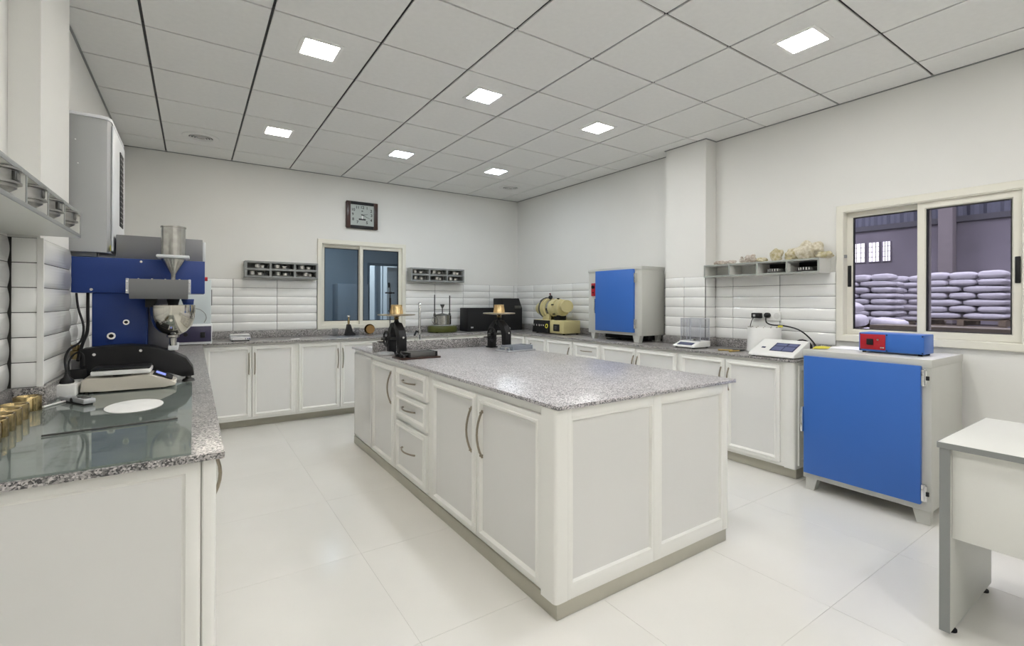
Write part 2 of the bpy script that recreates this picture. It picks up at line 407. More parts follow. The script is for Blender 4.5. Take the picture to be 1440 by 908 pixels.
# ------------------------------------------------------------------ windows
def bow(g, F, u, z0, z1, out=.03, r=.006, n0=0, horiz=False):
    pts = []
    for k in range(9):
        t = k/8; s = math.sin(PI*t)
        p = F(u, z0+(z1-z0)*t, n0+out*s**.8) if not horiz else F(z0+(z1-z0)*t, u, n0+out*s**.8)
        pts.append(p)
    g.tube(pts, r, 8, 1); return g
def window(name, F, w, z0, z1, mid, paneM, sashes, handles, rev=False):
    g = G(); d = .062
    g.rings(F, w, z1-z0, [(0, -.10), (0, .022), (.004, .026), (.05, .026), (.054, .020), (.054, -.10)], z0=z0)
    fr = struct(name, g, WINF)
    g = G(); fbox(g, F, .05, w-.05, z1-.058, z1-.05, -.09, .02)          # head track
    fbox(g, F, .05, w-.05, z0+.05, z0+.056, -.09, .02); obj('track', g, WINF, fr)
    for (a, b, n, st) in sashes:
        g = G(); h = z1-z0-.112; zz = z0+.056
        g.rings(F, b-a, h, [(0, n-.03), (0, n), (.003, n+.003), (st-.008, n+.003), (st, n-.006), (st, n-.03)], u0=a, z0=zz)
        s = obj('sash', g, WINF, fr)
        g = G(); g.rings(F, b-a-2*st, h-2*st, [(0, n-.028), (0, n-.003), (.006, n-.003), (.006, n-.028)], u0=a+st, z0=zz+st); obj('gasket', g, GASKET, s)
        g = G(); fbox(g, F, a+st+.001, b-st-.001, zz+st+.001, zz+h-st-.001, n-.02, n-.015); obj('pane', g, paneM, s)
        for (hu, hs) in handles:
            if a <= hu <= b:
                g = G(); fbox(g, F, hu-.013, hu+.013, hs-.085, hs+.085, n+.002, n+.012, .005); obj('finger_pull', g, BLACK, s)
    return fr
# right wall window: u = RY1+.0 - y
window('window_1', FmX(XR, 1.732), 1.092, 1.040, 2.124, .54, PANE_R, [(.052, .572, -.045, .042), (.512, 1.040, -.004, .050)], [(.073, 1.56), (1.018, 1.56)])
window('window_2', FmY(1.293, YB), 1.155, .990, 2.130, .54, PANE_B, [(.052, .57, -.045, .045), (.53, 1.103, -.004, .045)], [])

# ------------------------------------------------------------------ ceiling fixtures
WARMC = (1, .93, .82); COOLC = (.84, .92, 1.0); NEUT = (1, .985, .96)
def light(x, y, col, label):
    t = thing('ceiling_light', label, 'ceiling light', (x, y, ZC), 'recessed ceiling lights')
    F = lambda u, v, n: Vector((x+u, y+v, ZC-n))
    g = G(); g.rings(lambda u, v, n: F(u, v, n), .25, .25, [(0, 0), (0, .003), (.022, .006), (.028, .002)], u0=-.125, z0=-.125); obj('frame', g, WHITE, t)
    g = G(); g.box(x-.10, x+.10, y-.10, y+.10, ZC-.005, ZC-.002, .002); obj('diffuser', g, emit('panel_light', col, LAMP), t)
    return t
light(.666, 3.203, WARMC, 'large bright square ceiling light at upper left, above the near left floor')
light(.666, 4.98, WARMC, 'warm square ceiling light between the round vent and the clock')
light(1.882, 3.203, COOLC, 'square ceiling light straight above the middle of the island')
light(1.882, 4.98, COOLC, 'small square ceiling light above and right of the wall clock')
light(3.098, 3.203, NEUT, 'square ceiling light left of the right wall pillar')
light(3.098, 4.98, COOLC, 'farthest small square ceiling light, beside the far round vent')
light(3.098, 1.427, NEUT, 'largest square ceiling light at upper right, above the right-hand floor')
for y, rw in ((1.427, 'just above the camera'), (-.35, 'a little behind the camera'), (-2.13, 'at the wall behind the camera')):
    for x, cn in ((.666, 'left'), (1.882, 'middle'), (3.098, 'right')):
        if not (y > 1 and x > 3): light(x, y, NEUT, '%s square ceiling light out of view %s' % (cn, rw))
def vent(x, y, label):
    t = thing('ceiling_vent', label, 'vent', (x, y, ZC), 'round ceiling vents')
    g = G(); g.lathe((x, y, ZC), [(.155, 0), (.155, -.004), (.148, -.008), (.105, -.010), (.100, -.004), (.100, 0)], 40); obj('rim', g, CEILT, t)
    for i, r in enumerate((.085, .062, .040)):
        g = G(); g.lathe((x, y, ZC-.002-.003*i), [(r, 0), (r+.008, -.012), (r+.006, -.013), (r-.004, -.001)], 32); obj('louvre_ring', g, CEILT, t)
    g = G(); g.lathe((x, y, ZC-.001), [(0, 0), (.104, 0), (.104, -.002), (0, -.002)], 32); obj('duct_opening', g, mat('duct_grey', (.16, .155, .15), .6), t)
    g = G(); g.lathe((x, y, ZC-.004), [(0, -.012), (.026, -.010), (.02, 0), (0, 0)], 24); obj('hub', g, STEEL, t)
vent(.058, 5.573, 'round white ceiling vent above the left cabinets')
vent(3.706, 5.573, 'round ceiling vent near the far room corner')

# ------------------------------------------------------------------ cabinets
DPROF = [(0, 0), (0, .017), (.002, .020), (.022, .020), (.026, .026), (.034, .026), (.046, .010)]
def door(par, F, u0, u1, z0, z1, hand=None, name='door', n0=0):
    Fn = lambda u, z, n: F(u, z, n+n0)
    g = G(); g.rings(Fn, u1-u0, z1-z0, DPROF, u0=u0, z0=z0); d = obj(name, g, CAB, par)
    g = G(); g.rings(Fn, u1-u0, z1-z0, [(.046, .004), (.046, .0102)], u0=u0, z0=z0, cap=True); obj('inset_panel', g, CABP, d)
    if hand:
        kind, a, b0, b1 = hand; g = G()
        bow(g, Fn, a, b0, b1, .034, .0062, .018, kind == 'h')
        for q in (b0, b1):
            t = q+(b1-q)*.0
            p = Fn(a, q+(.012 if q == b0 else -.012), .015) if kind != 'h' else Fn(q+(.012 if q == b0 else -.012), a, .015)
            p2 = Fn(a, q+(.012 if q == b0 else -.012), .034) if kind != 'h' else Fn(q+(.012 if q == b0 else -.012), a, .034)
            g.cyl(p, p2, .005, seg=8)
        obj('handle', g, HANDLE, d)
    return d
def cab_unit(label, F, u0, u1, depth, fronts, z0=.085, z1=.893, group=None, loc=None, hollow=False):
    a = F(u0, 0, 0)
    t = thing('cabinet', label, 'cabinet', tuple(F((u0+u1)/2, z0, 0)), group)
    g = G(); fbox(g, F, u0+.0008, u1-.0008, z0, z1, -depth, 0); obj('carcass', g, CAB, t) if not hollow else None
    for f in fronts: door(t, F, *f)
    return t
ZD0, ZD1 = .112, .868
# back run, faces -Y at y=5.75
F = FmY(0, 5.75)
def pair(label, F, u0, u1, depth, hz=(.565, .80), z0=ZD0, z1=ZD1, post=.022):
    m_ = (u0+u1)/2
    return cab_unit(label, F, u0, u1, depth, [(u0+post, m_-.004, z0, z1, ('v', m_-.028, *hz)), (m_+.004, u1-post, z0, z1, ('v', m_+.028, *hz))])
BD = .555
pair('cream two-door base cabinet at the left end of the back run', F, .078, .962, BD)
pair('cream two-door base cabinet below the left part of the back window, beside the island end', F, .962, 1.90, BD)
pair('cream base cabinet of the back run behind the island sink end', F, 1.90, 2.80, BD)
pair('cream base cabinet of the back run nearest the room corner', F, 2.80, 3.73, BD)
# right run, faces -X at x=3.785, u = 5.73 - y
F = FmX(3.785, 5.75)
U = lambda y: 5.75-y
RD = .545
cab_unit('cream corner base cabinet at the far end of the right run', F, U(5.75)+.02, U(5.30), RD, [(U(5.69), U(5.31), ZD0, ZD1, None)])
cab_unit('cream two-door base cabinet beneath the yellow machine', F, U(5.30), U(4.305), RD, [(U(5.28), U(4.84), ZD0, ZD1, None), (U(4.82), U(4.325), ZD0, ZD1, ('v', U(4.37), .565, .80))])
cab_unit('cream drawer base cabinet just left of the small blue-doored oven', F, U(4.305), U(3.845), RD,
    [(U(4.285), U(3.865), .68, ZD1, ('h', .78, U(4.17), U(3.98)), 'drawer'), (U(4.285), U(3.865), .50, .67, ('h', .585, U(4.17), U(3.98)), 'drawer'), (U(4.285), U(3.865), ZD0, .49, ('h', .30, U(4.17), U(3.98)), 'drawer')])
pair('cream two-door base cabinet beneath the small blue-doored oven', F, U(3.845), U(2.825), .38, (.60, .80))
cab_unit('cream two-door base cabinet at the near end of the right run beneath the console', F, U(2.825), U(1.785), RD,
    [(U(2.80), U(2.355), ZD0, ZD1, ('v', U(2.385), .60, .80)), (U(2.345), U(1.895), ZD0, ZD1, ('v', U(2.315), .60, .80))])
t = thing('end_post', 'rounded cream end post closing the near end of the right cabinets', 'cabinet trim', (3.80, 1.81, .085))
g = G(); g.prism([(3.784, 1.862), (3.784, 1.7845), (4.33, 1.7845), (4.33, 1.783), (3.785, 1.783), (3.775, 1.786), (3.768, 1.795), (3.768, 1.862)], .085, .893, 'z'); obj('post', g, CAB, t)
Fe = FmY(0, 1.785); g = G(); g.rings(Fe, .50, .76, [(0, .001), (.002, .012), (.04, .012), (.046, .004)], u0=3.81, z0=.11, cap=True); obj('end_panel', g, CAB, t)
# plinths
def plinth(label, x0, x1, y0, y1, z1=.085):
    g = G(); g.box(x0, x1, y0, y1, .0005, z1-.001, .0015)
    o = obj('plinth', g, PLINTH); tag(o, label, 'plinth'); return o
plinth('beige plinth under the back cabinets', .10, 3.82, 5.83, 6.30)
plinth('beige plinth under the right cabinets', 3.822, 4.33, 1.80, 5.82)
plinth('beige plinth under the left counter cabinets', -.60, .02, 1.70, 6.30)
plinth('beige stone plinth under the island', 1.279, 2.510, 1.559, 4.602, .072)
# left run, faces +X at x=.045
F = FpX(.035, 0)
cab_unit('cream cabinet under the near end of the left counter, one bow handle showing', F, 1.66, 2.60, .62, [(1.70, 2.145, ZD0, ZD1, ('v', 2.10, .60, .80)), (2.155, 2.58, ZD0, ZD1, None)])
cab_unit('cream cabinet under the left counter beneath the blue mixer', F, 2.60, 4.15, .54, [(2.62, 3.37, ZD0, ZD1, None), (3.38, 4.13, ZD0, ZD1, None)])
cab_unit('cream cabinet under the far part of the left counter', F, 4.15, 5.70, .62, [(4.17, 4.92, ZD0, ZD1, None), (4.93, 5.68, ZD0, ZD1, None)])
t = thing('gable_panel', 'big cream end panel with recessed field facing the camera under the left counter', 'cabinet panel', (-.2, 1.65, .02))
Fe = FmY(0, 1.655)
g = G(); g.rings(Fe, .628, .875, [(0, -.004), (0, .006), (.010, .014), (.036, .014), (.042, .006), (.046, .004)], u0=-.608, z0=.018)
obj('frame', g, CAB, t)
g = G(); g.rings(Fe, .628, .875, [(.046, -.002), (.046, .0042)], u0=-.608, z0=.018, cap=True); obj('inset_panel', g, CABP, t)
g = G(); g.prism([(.022, 1.66), (.022, 1.648), (.026, 1.643), (.045, 1.643), (.053, 1.647), (.057, 1.655), (.057, 1.695), (.036, 1.695), (.036, 1.66)], .018, .893, 'z'); obj('corner_post', g, CAB, t)

# island
F = FmX(1.288, 4.605); U = lambda y: 4.605-y
ID = 1.21
t = cab_unit('plain cream island cabinet at the far sink end', F, U(4.605), U(4.045), ID, [], z0=.072, hollow=True)
for nm, (a, b, c, d, e, f_) in (('side_board', (1.288, 1.306, 4.046, 4.604, .072, .893)), ('side_board', (2.48, 2.498, 4.046, 4.604, .072, .893)), ('back_board', (1.3065, 2.4795, 4.59, 4.604, .072, .893)), ('base_board', (1.3065, 2.4795, 4.046, 4.5895, .072, .09)), ('inner_board', (1.3065, 2.4795, 4.046, 4.06, .0905, .893))):
    g = G(); g.box(a, b, c, d, e, f_); obj(nm, g, CAB, t)
g = G(); g.rings(F, .52, .78, [(0, 0), (0, .008), (.006, .013), (.52*.0+.02, .013), (.026, .010)], u0=.02, z0=.082, cap=True); obj('side_panel', g, CABP, t)
cab_unit('narrow island cabinet with one long bow handle, beyond the drawers', F, U(4.045), U(3.475), ID, [(U(4.02), U(3.50), .088, .85, ('v', U(3.555), .56, .81))], z0=.072)
cab_unit('island cabinet with three stacked drawers', F, U(3.475), U(2.872), ID,
    [(U(3.455), U(2.90), .684, .855, ('h', .775, U(3.32), U(3.09)), 'drawer'), (U(3.455), U(2.90), .485, .668, ('h', .58, U(3.32), U(3.09)), 'drawer'), (U(3.455), U(2.90), .095, .462, ('h', .285, U(3.33), U(3.09)), 'drawer')], z0=.072)
cab_unit('wide near island cabinet with two tall doors and twin bow handles', F, U(2.872), U(1.62), ID,
    [(U(2.80), U(2.235), .092, .85, ('v', U(2.285), .525, .775)), (U(2.222), U(1.655), .092, .85, ('v', U(2.17), .525, .775))], z0=.072)
t = thing('gable_panel', 'cream framed end panel of the island with two large grey fields', 'cabinet panel', (1.9, 1.57, .072))
g = G(); g.prism([(1.264, 1.652), (1.264, 1.570), (1.2655, 1.5625), (1.2695, 1.5565), (1.2755, 1.5525), (1.283, 1.551), (1.33, 1.551), (1.33, 1.575), (1.287, 1.60), (1.287, 1.652)], .072, .893, 'z'); obj('corner_post', g, CAB, t)
Fe = FmY(0, 1.575)
g = G(); fbox(g, Fe, 1.288, 2.512, .0725, .893, -.044, 0); obj('backing', g, CAB, t)
for (a, b, c, d) in ((1.330, 1.352, .072, .893), (1.884, 1.938, .072, .893), (2.468, 2.513, .072, .893)):
    g = G(); fbox(g, Fe, a, b, c, d, .0002, .024, .002); obj('stile', g, CAB, t)
for (a, b) in ((1.352, 1.884), (1.938, 2.468)):
    for (c, d) in ((.072, .128), (.848, .893)):
        g = G(); fbox(g, Fe, a, b, c, d, .0002, .023, .001); obj('rail', g, CAB, t)
    g = G(); g.rings(Fe, b-a, .72, [(0, .023), (.010, .021), (.016, .006)], u0=a, z0=.128); obj('bead', g, CAB, t)
    g = G(); g.rings(Fe, b-a, .72, [(.015, .0005), (.015, .007)], u0=a, z0=.128, cap=True); obj('inset_panel', g, CABP, t)

# ------------------------------------------------------------------ worktops
t = thing('worktop', 'speckled light grey granite worktop of the island with low upstand', 'worktop', (1.9, 3.0, .894))
SX0, SX1, SY0, SY1 = 1.40, 2.35, 4.10, 4.52
g = G(); g.box(1.262, 2.566, 1.532, 4.04, .894, .912, .003)
g.box(1.262, SX0, 4.0405, 4.63, .894, .912, .003); g.box(SX1, 2.566, 4.0405, 4.63, .894, .912, .003); g.box(SX0, SX1, 4.0405, SY0, .894, .912); g.box(SX0, SX1, SY1, 4.63, .894, .912)
obj('slab', g, GR_IS, t)
g = G(); g.box(1.268, 2.562, 4.0, 4.022, .9125, .998, .0015); obj('upstand', g, GR_BK, t)
t = thing('sink', 'white sink set in the far end of the island behind the upstand', 'sink', (1.9, 4.3, .75))
g = G()
Fs = lambda u, v, n: Vector((SX0+u, SY0+v, .9165-n))
g.rings(lambda u, z, n: Fs(u, z, n), SX1-SX0, SY1-SY0, [(-.025, .004), (-.025, 0), (.0, 0), (.012, .006), (.03, .16)], cap=True); obj('basin', g, WHITE, t)
t = thing('worktop', 'grey granite worktop of the left counter, half covered by a glass sheet', 'worktop', (-.3, 3.5, .894))
g = G(); g.box(XL, .078, 1.602, 2.664, .895, .915, .003); g.box(-.514, .078, 2.664, 3.196, .895, .915); g.box(XL, .078, 3.196, YB, .895, .915); obj('slab', g, GR_BK, t)
for b in ((XL, XL+.02, 1.61, 2.664), (XL+.02, -.515, 2.642, 2.663), (-.514, -.494, 2.642, 3.195), (XL, XL+.02, 3.196, YB-.001)):
    g = G(); g.box(*b, .9152, .999, .001); obj('upstand', g, GR_BK, t)
t = thing('worktop', 'grey granite worktop along the back wall under the window', 'worktop', (2.2, 6.0, .894))
g = G(); g.box(.079, XR, 5.70, YB, .895, .915, .003); obj('slab', g, GR_BK, t)
for b in ((XL+.021, 1.292, YB-.021, YB-.001), (1.292, 2.448, YB-.021, YB-.001), (2.448, XR-.021, YB-.021, YB-.001)):
    g = G(); g.box(*b, .9152, .999 if b[0] != 1.292 else .988, .001); obj('upstand', g, GR_BK, t)
t = thing('worktop', 'grey granite worktop along the right wall carrying the ovens and scales', 'worktop', (4.0, 3.7, .894))
g = G(); g.box(3.752, XR, 3.286, 5.699, .895, .915, .003); g.box(3.752, 4.171, 2.811, 3.286, .895, .915); g.box(3.752, XR, 1.768, 2.811, .895, .915, .003); obj('slab', g, GR_BK, t)
for b in ((XR-.021, XR-.001, 3.30, YB-.03), (4.15, 4.171, 2.79, 3.30), (4.171, XR-.022, 2.79, 2.81), (XR-.021, XR-.001, 1.77, 2.79)):
    g = G(); g.box(*b, .9152, .999, .001); obj('upstand', g, GR_BK, t)

# ------------------------------------------------------------------ big blue-doored oven on the floor
t = thing('drying_oven', 'large floor-standing oven with bright blue door', 'oven', (3.98, 1.33, 0))
g = G(); g.box(3.69, 4.30, .965, 1.69, .085, 1.003, .004); obj('body', g, OVG, t)
g = G(); g.box(3.682, 4.302, .962, 1.693, .955, 1.005, .003); obj('lid', g, OVG, t)
g = G(); g.box(3.655, 3.6895, 1.010, 1.672, .128, .965, .003); d = obj('door', g, BLUE, t); 
for z in (.895, .20):
    g = G(); g.box(3.660, 3.689, .986, 1.0098, z-.05, z+.05, .003); g.cyl((3.662, .986, z-.045), (3.662, .986, z+.045), .008, seg=10)
    h = obj('hinge', g, CHROME, t); g = G(); g.cyl((3.66, .977, z-.012), (3.66, .977, z+.012), .009, seg=10); obj('knuckle', g, BLACKM, h)
g = G(); g.box(3.640, 3.664, 1.6725, 1.688, .42, .60, .004); g.box(3.664, 3.689, 1.6735, 1.686, .46, .53, .003); obj('latch', g, CHROME, t)
for (x0, x1, ya, yb, s) in ((3.70, 3.76, 1.60, 1.675, 1), (3.70, 3.76, .975, 1.06, -1), (4.22, 4.28, 1.60, 1.675, 1), (4.22, 4.28, .975, 1.06, -1)):
    g = G()
    pts = [(ya, .086), (yb, .086), (yb-.0, .001), (ya+.022, .001)] if s > 0 else [(ya, .086), (yb, .086), (yb-.022, .001), (ya, .001)]
    g.prism(pts, x0, x1, 'x'); obj('leg', g, OVG, t)
t = thing('control_box', 'blue control box with red front panel on top of the large oven', 'control unit', (3.95, 1.22, 1.006))
g = G(); g.box(3.85, 4.03, 1.045, 1.40, 1.018, 1.142, .003); obj('case', g, BLUE, t)
g = G(); g.box(3.846, 3.8497, 1.248, 1.392, 1.030, 1.134, .001); p = obj('front_panel', g, RED, t)
g = G(); g.box(3.834, 3.8458, 1.315, 1.352, 1.062, 1.102, .003); g.box(3.83, 3.834, 1.322, 1.345, 1.070, 1.094, .001); obj('temperature_dial', g, BLACK, p)
g = G(); g.cyl((3.846, 1.288, 1.098), (3.838, 1.288, 1.098), .006, seg=12); g.cyl((3.846, 1.270, 1.046), (3.840, 1.270, 1.046), .005, seg=12); g.cyl((3.846, 1.258, 1.046), (3.840, 1.258, 1.046), .005, seg=12); obj('pilot_lamp', g, CHROME, p)
for y in (1.053, 1.392, 1.24):
    g = G(); g.cyl((3.850, y, 1.132), (3.8465, y, 1.132), .004, seg=8); g.cyl((3.850, y, 1.026), (3.8465, y, 1.026), .004, seg=8); obj('screw', g, BLACKM, t)
for (x, y) in ((3.87, 1.07), (3.87, 1.375), (4.01, 1.07), (4.01, 1.375)):
    g = G(); g.cyl((x, y, 1.0055), (x, y, 1.0185), .012, seg=12); obj('foot', g, BLACKM, t)
g = G(); g.box(3.96, 4.24, 1.42, 1.66, 1.0058, 1.0085, .0005); tag(obj('paper_sheet', g, PAPER), 'pale papers lying on the far end of the large oven top', 'paper')
g = G(); g.prism([(0, 0), (.10, .006), (.115, .018), (.07, .022), (.02, .018)], 0, .045, 'y', .002); o = obj('yellow_pack', g, YELL); tag(o, 'crumpled yellow packet at the left corner of the oven top', 'packet'); o.location = (3.80, 1.68, 1.0062); o.rotation_euler = (0, 0, -1.2)

# ------------------------------------------------------------------ small oven on the right worktop
t = thing('bench_oven', 'small grey bench oven with blue door and red side panel', 'oven', (4.08, 3.77, .916))
g = G(); g.box(3.90, 4.262, 3.372, 4.178, .990, 1.726, .004); obj('body', g, OVG, t)
g = G(); g.box(3.892, 4.266, 3.368, 4.182, 1.690, 1.728, .003); obj('lid', g, OVG, t)
g = G(); g.box(3.872, 3.8995, 3.465, 4.038, 1.022, 1.700, .003); obj('door', g, BLUE, t)
for z in (1.605, 1.115):
    g = G(); g.box(3.876, 3.899, 3.436, 3.4648, z-.05, z+.05, .002); g.cyl((3.878, 3.436, z-.045), (3.878, 3.436, z+.045), .007, seg=10); obj('hinge', g, CHROME, t)
g = G(); g.box(3.890, 3.8995, 4.050, 4.125, 1.415, 1.565, .002); p = obj('control_panel', g, RED, t)
g = G(); g.cyl((3.89, 4.088, 1.52), (3.874, 4.088, 1.52), .020, seg=16); g.box(3.868, 3.874, 4.084, 4.092, 1.505, 1.535); obj('dial', g, BLACK, p)
g = G(); g.cyl((3.89, 4.088, 1.455), (3.882, 4.088, 1.455), .009, seg=12); obj('switch', g, BLACKM, p)
g = G(); g.box(3.872, 3.8995, 4.046, 4.060, 1.215, 1.385, .004); obj('latch', g, CHROME, t)
g = G(); g.box(4.10, 4.262, 3.45, 4.1, .93, .989); obj('motor_pan', g, BLACKM, t)
for (x0, x1, ya, yb, s) in ((3.905, 3.96, 4.07, 4.14, 1), (3.905, 3.96, 3.40, 3.50, -1), (4.20, 4.255, 4.07, 4.14, 1), (4.20, 4.255, 3.40, 3.50, -1)):
    g = G(); g.prism([(ya, .991), (yb, .991), (yb-.02, .9155), (ya+.02, .9155)], x0, x1, 'x'); obj('leg', g, OVG, t)
g = G(); g.tube([(4.02, 4.0, .921), (3.99, 3.93, .921), (4.0, 3.84, .93), (4.05, 3.8, .921), (4.09, 3.86, .921)], .005); tag(obj('cable', g, BLACKM), 'thin black cable coiled under the small oven', 'cable')

# ------------------------------------------------------------------ white desk at right
t = thing('desk', 'white laminate desk with grey edging at the right edge of the picture', 'desk', (2.9, 0, 0))
g = G(); g.box(2.524, 3.24, -1.0, .642, .760, .785, .002); tp = obj('tabletop', g, WHL, t)
g = G(); g.box(2.5215, 2.5238, -1.0, .642, .761, .784); g.box(2.524, 3.24, .6422, .644, .761, .784); obj('edge_band', g, GREYD, tp)
for (y0, y1, lab) in ((.603, .636, 1), (-.99, -.957, 0)):
    g = G(); g.box(2.530, 3.15, y0, y1, .022, .7595, .001); pn = obj('side_panel', g, mat('desk_panel', (.60, .61, .57), .4), t)
    g = G(); g.box(2.524, 2.5298, y0, y1, .022, .7595); obj('edge_band', g, GREYD, pn)
    for x in (2.60, 3.08):
        g = G(); g.cyl((x, (y0+y1)/2, .0005), (x, (y0+y1)/2, .008), .022, seg=16); g.cyl((x, (y0+y1)/2, .008), (x, (y0+y1)/2, .0218), .008, seg=10); obj('levelling_foot', g, BLACKM, pn)
g = G(); g.box(2.548, 2.566, -.956, .602, .400, .7598, .001); obj('modesty_panel', g, WHL, t)

# ------------------------------------------------------------------ open wall shelves
def shelf(label, F, w, h, d, cols, rows, group=None, th=.014, edgeM=GREYD, cells=None, boardM=WHL):
    """F(u,z,n): wall plane; front at n=d"""
    p0 = F(w/2, 0, 0); t = thing('wall_shelf', label, 'shelf', tuple(p0), group)
    bz = [h*i/rows for i in range(rows+1)]; cu = cells or [w*i/cols for i in range(cols+1)]
    for i, z in enumerate(bz):
        a = z if i == 0 else (z-th if i == rows else z-th/2)
        g = G(); fbox(g, F, 0, w, a, a+th, .0045, d-.002); b = obj('board', g, boardM, t)
        g = G(); fbox(g, F, 0, w, a, a+th, d-.002, d, .0005); obj('edge_band', g, edgeM, b)
    for i, u in enumerate(cu):
        a = u if i == 0 else (u-th if i == len(cu)-1 else u-th/2)
        for r in range(rows):
            z0 = bz[r]+(th if r == 0 else th/2); z1 = bz[r+1]-(th if r == rows-1 else th/2)
            g = G(); fbox(g, F, a, a+th, z0+.0002, z1-.0002, .0045, d-.002); b = obj('divider', g, boardM, t)
            g = G(); fbox(g, F, a, a+th, z0+.0002, z1-.0002, d-.002, d-.0002); obj('edge_band', g, edgeM, b)
    g = G(); fbox(g, F, 0, w, 0, h, .0005, .0044); obj('back_panel', g, boardM, t)
    return t
GL = mat('shelf_grey', (.36, .37, .36), .45)
F = FmY(.475, YB); zs = 1.605
SH_D = .15
Fs_ = lambda u, z, n: FmY(.487, YB)(u, z+1.617, n)
shelf('grey six-compartment wall shelf left of the back window', Fs_, .785, .190, SH_D, 3, 2, th=.022, boardM=GL)
Fs2 = lambda u, z, n: FmY(2.475, YB)(u, z+1.622, n)
shelf('grey six-compartment wall shelf right of the back window', Fs2, .82, .190, SH_D, 3, 2, th=.022, boardM=GL)
FL = lambda u, z, n: FpX(XL, 1.38)(u, z+1.608, n)
shelf('white wall shelf with grey edges and steel jigs at the left edge of the picture', FL, 1.262, .104, .222, 5, 1, th=.014, cells=[0, .245, .487, .728, .962, 1.262])
FR = lambda u, z, n: FmX(XR, 2.808)(u, z+1.588, n)
shelf('grey wall shelf with four compartments carrying corals, left of the big window', FR, 1.03, .118, .205, 4, 1, th=.014, edgeM=mat('edge_green_grey', (.33, .35, .32), .45), cells=[0, .262, .525, .778, 1.03])
g = G(); g.box(4.325, 4.340, 1.66, 1.72, 1.706, 1.73, .002); tag(obj('shelf_clip', g, GREYD), 'small grey bracket on the window-side corner of the coral shelf', 'bracket')

# flat steel kits in the back shelves
def kit(name, label, loc, rz, s, variant, group):
    t = thing(name, label, 'steel kit', loc, group, local=True, rz=rz); t.scale = (1.22, 1.1, 1.22)
    g = G(); g.lathe((0, 0, 0), [(0, 0), (.088, 0), (.090, .003), (.088, .007), (0, .007)], 28, sq=(1, .62)); obj('base_plate', g, DSTEEL, t)
    xs_ = {0: (-.045, .022), 1: (-.038, .030), 2: (.0, .045)}[variant]
    g = G(); g.lathe((xs_[0], -.004, .007), [(0, 0), (.030, 0), (.030, .030), (.033, .031), (.033, .036), (.025, .036), (.024, .004), (0, .004)], 20); obj('cup', g, STEEL, t)
    g = G(); g.lathe((xs_[1], .002, .007), [(0, 0), (.026, 0), (.026, .018), (.034, .019), (.034, .023), (.020, .024), (.014, .040), (0, .040)], 20); obj('plunger', g, STEEL, t)
    g = G(); g.cyl((xs_[1]+.045, .0, .007), (xs_[1]+.045, .0, .044), .008, seg=10); g.cyl((xs_[0]-.036, .0, .007), (xs_[0]-.036, .0, .040), .005, seg=8); obj('pin', g, DSTEEL, t)
    return t
cellw = .785/3
names = {(0, 1): 'top left', (1, 1): 'top middle', (2, 1): 'top right', (0, 0): 'bottom left', (1, 0): 'bottom middle', (2, 0): 'bottom right'}
protos = {}
for sh, x0, z0, w_ in (('left', .487, 1.617, .785), ('right', 2.475, 1.622, .82)):
    for (c, r), nm in names.items():
        v = (c+r*2+(sh == 'right')) % 3
        loc = (x0+w_*(c+.5)/3, YB-.078, z0+(.0225 if r == 0 else .1065)); lab = 'steel kit in the %s compartment of the shelf %s of the back window' % (nm, sh)
        if v not in protos: protos[v] = kit('steel_kit', lab, loc, 0, 1, v, 'steel kits in the back wall shelves')
        else: copy_tree(protos[v], loc, random.uniform(-.3, .3), lab)
# round steel jigs in the left shelf
JST = mat('jig_steel', (.34, .335, .32), .3, metal=1, var=.3, vscale=30)
def jig(loc, label, rz=0):
    t = thing('compression_jig', label, 'steel jig', loc, 'steel jigs in the left shelf', local=True, rz=rz)
    g = G(); g.lathe((0, 0, 0), [(0, 0), (.018, 0), (.022, .004), (.046, .022), (.046, .030), (.056, .031), (.056, .036), (.047, .037), (.047, .066), (.056, .067), (.056, .073), (0, .073)], 32); obj('barrel', g, JST, t)
    g = G(); g.box(.040, .0485, -.022, .022, .040, .064, .001); w_ = obj('gauge_window', g, DSTEEL, t)
    g = G(); g.box(.0486, .0495, -.015, .015, .044, .060); obj('insert', g, JST, w_)
    g = G(); g.lathe((0, 0, .0731), [(0, 0), (.040, 0), (.036, .006), (0, .006)], 24); obj('dark_cap', g, BLACKM, t)
    return t
j = jig((-.434, 1.775, 1.6235), 'steel jig in the nearest visible compartment of the left shelf, cut by the picture edge')
copy_tree(j, (-.432, 2.025, 1.6235), .3, 'steel jig second nearest in the left shelf')
copy_tree(j, (-.432, 2.255, 1.6235), -.1, 'steel jig in the second compartment from the far end of the left shelf')
copy_tree(j, (-.432, 2.505, 1.6235), .2, 'steel jig in the far end compartment of the left shelf')
# sieves in the right shelf
def sieve(loc, label, s):
    t = thing('sieve_pan', label, 'sieve', loc, 'dark pans in the right wall shelf', local=True)
    g = G(); g.lathe((0, 0, 0), [(0, 0), (.078, 0), (.084, .006), (.084, .010), (.076, .012), (.076, .034), (.082, .036), (.074, .038), (.070, .014), (0, .012)], 32); obj('pan', g, DSTEEL, t)
    for k in range(5):
        a = PI+(-.5+k*.25)
        g = G(); p = Vector((math.cos(a)*.080, math.sin(a)*.080, .013)); g.cyl(p, p+Vector((0, 0, .020)), .0055, seg=8); obj('peg', g, CHROME, t)  # chrome pegs stand in for bright reflections on the pan
    return t
s_ = sieve((4.238, 2.157, 1.6035), 'dark pan with shiny pegs in the third compartment of the coral shelf', 1)
copy_tree(s_, (4.238, 1.905, 1.6035), label='dark pan with shiny pegs in the fourth compartment of the coral shelf, nearest the window')
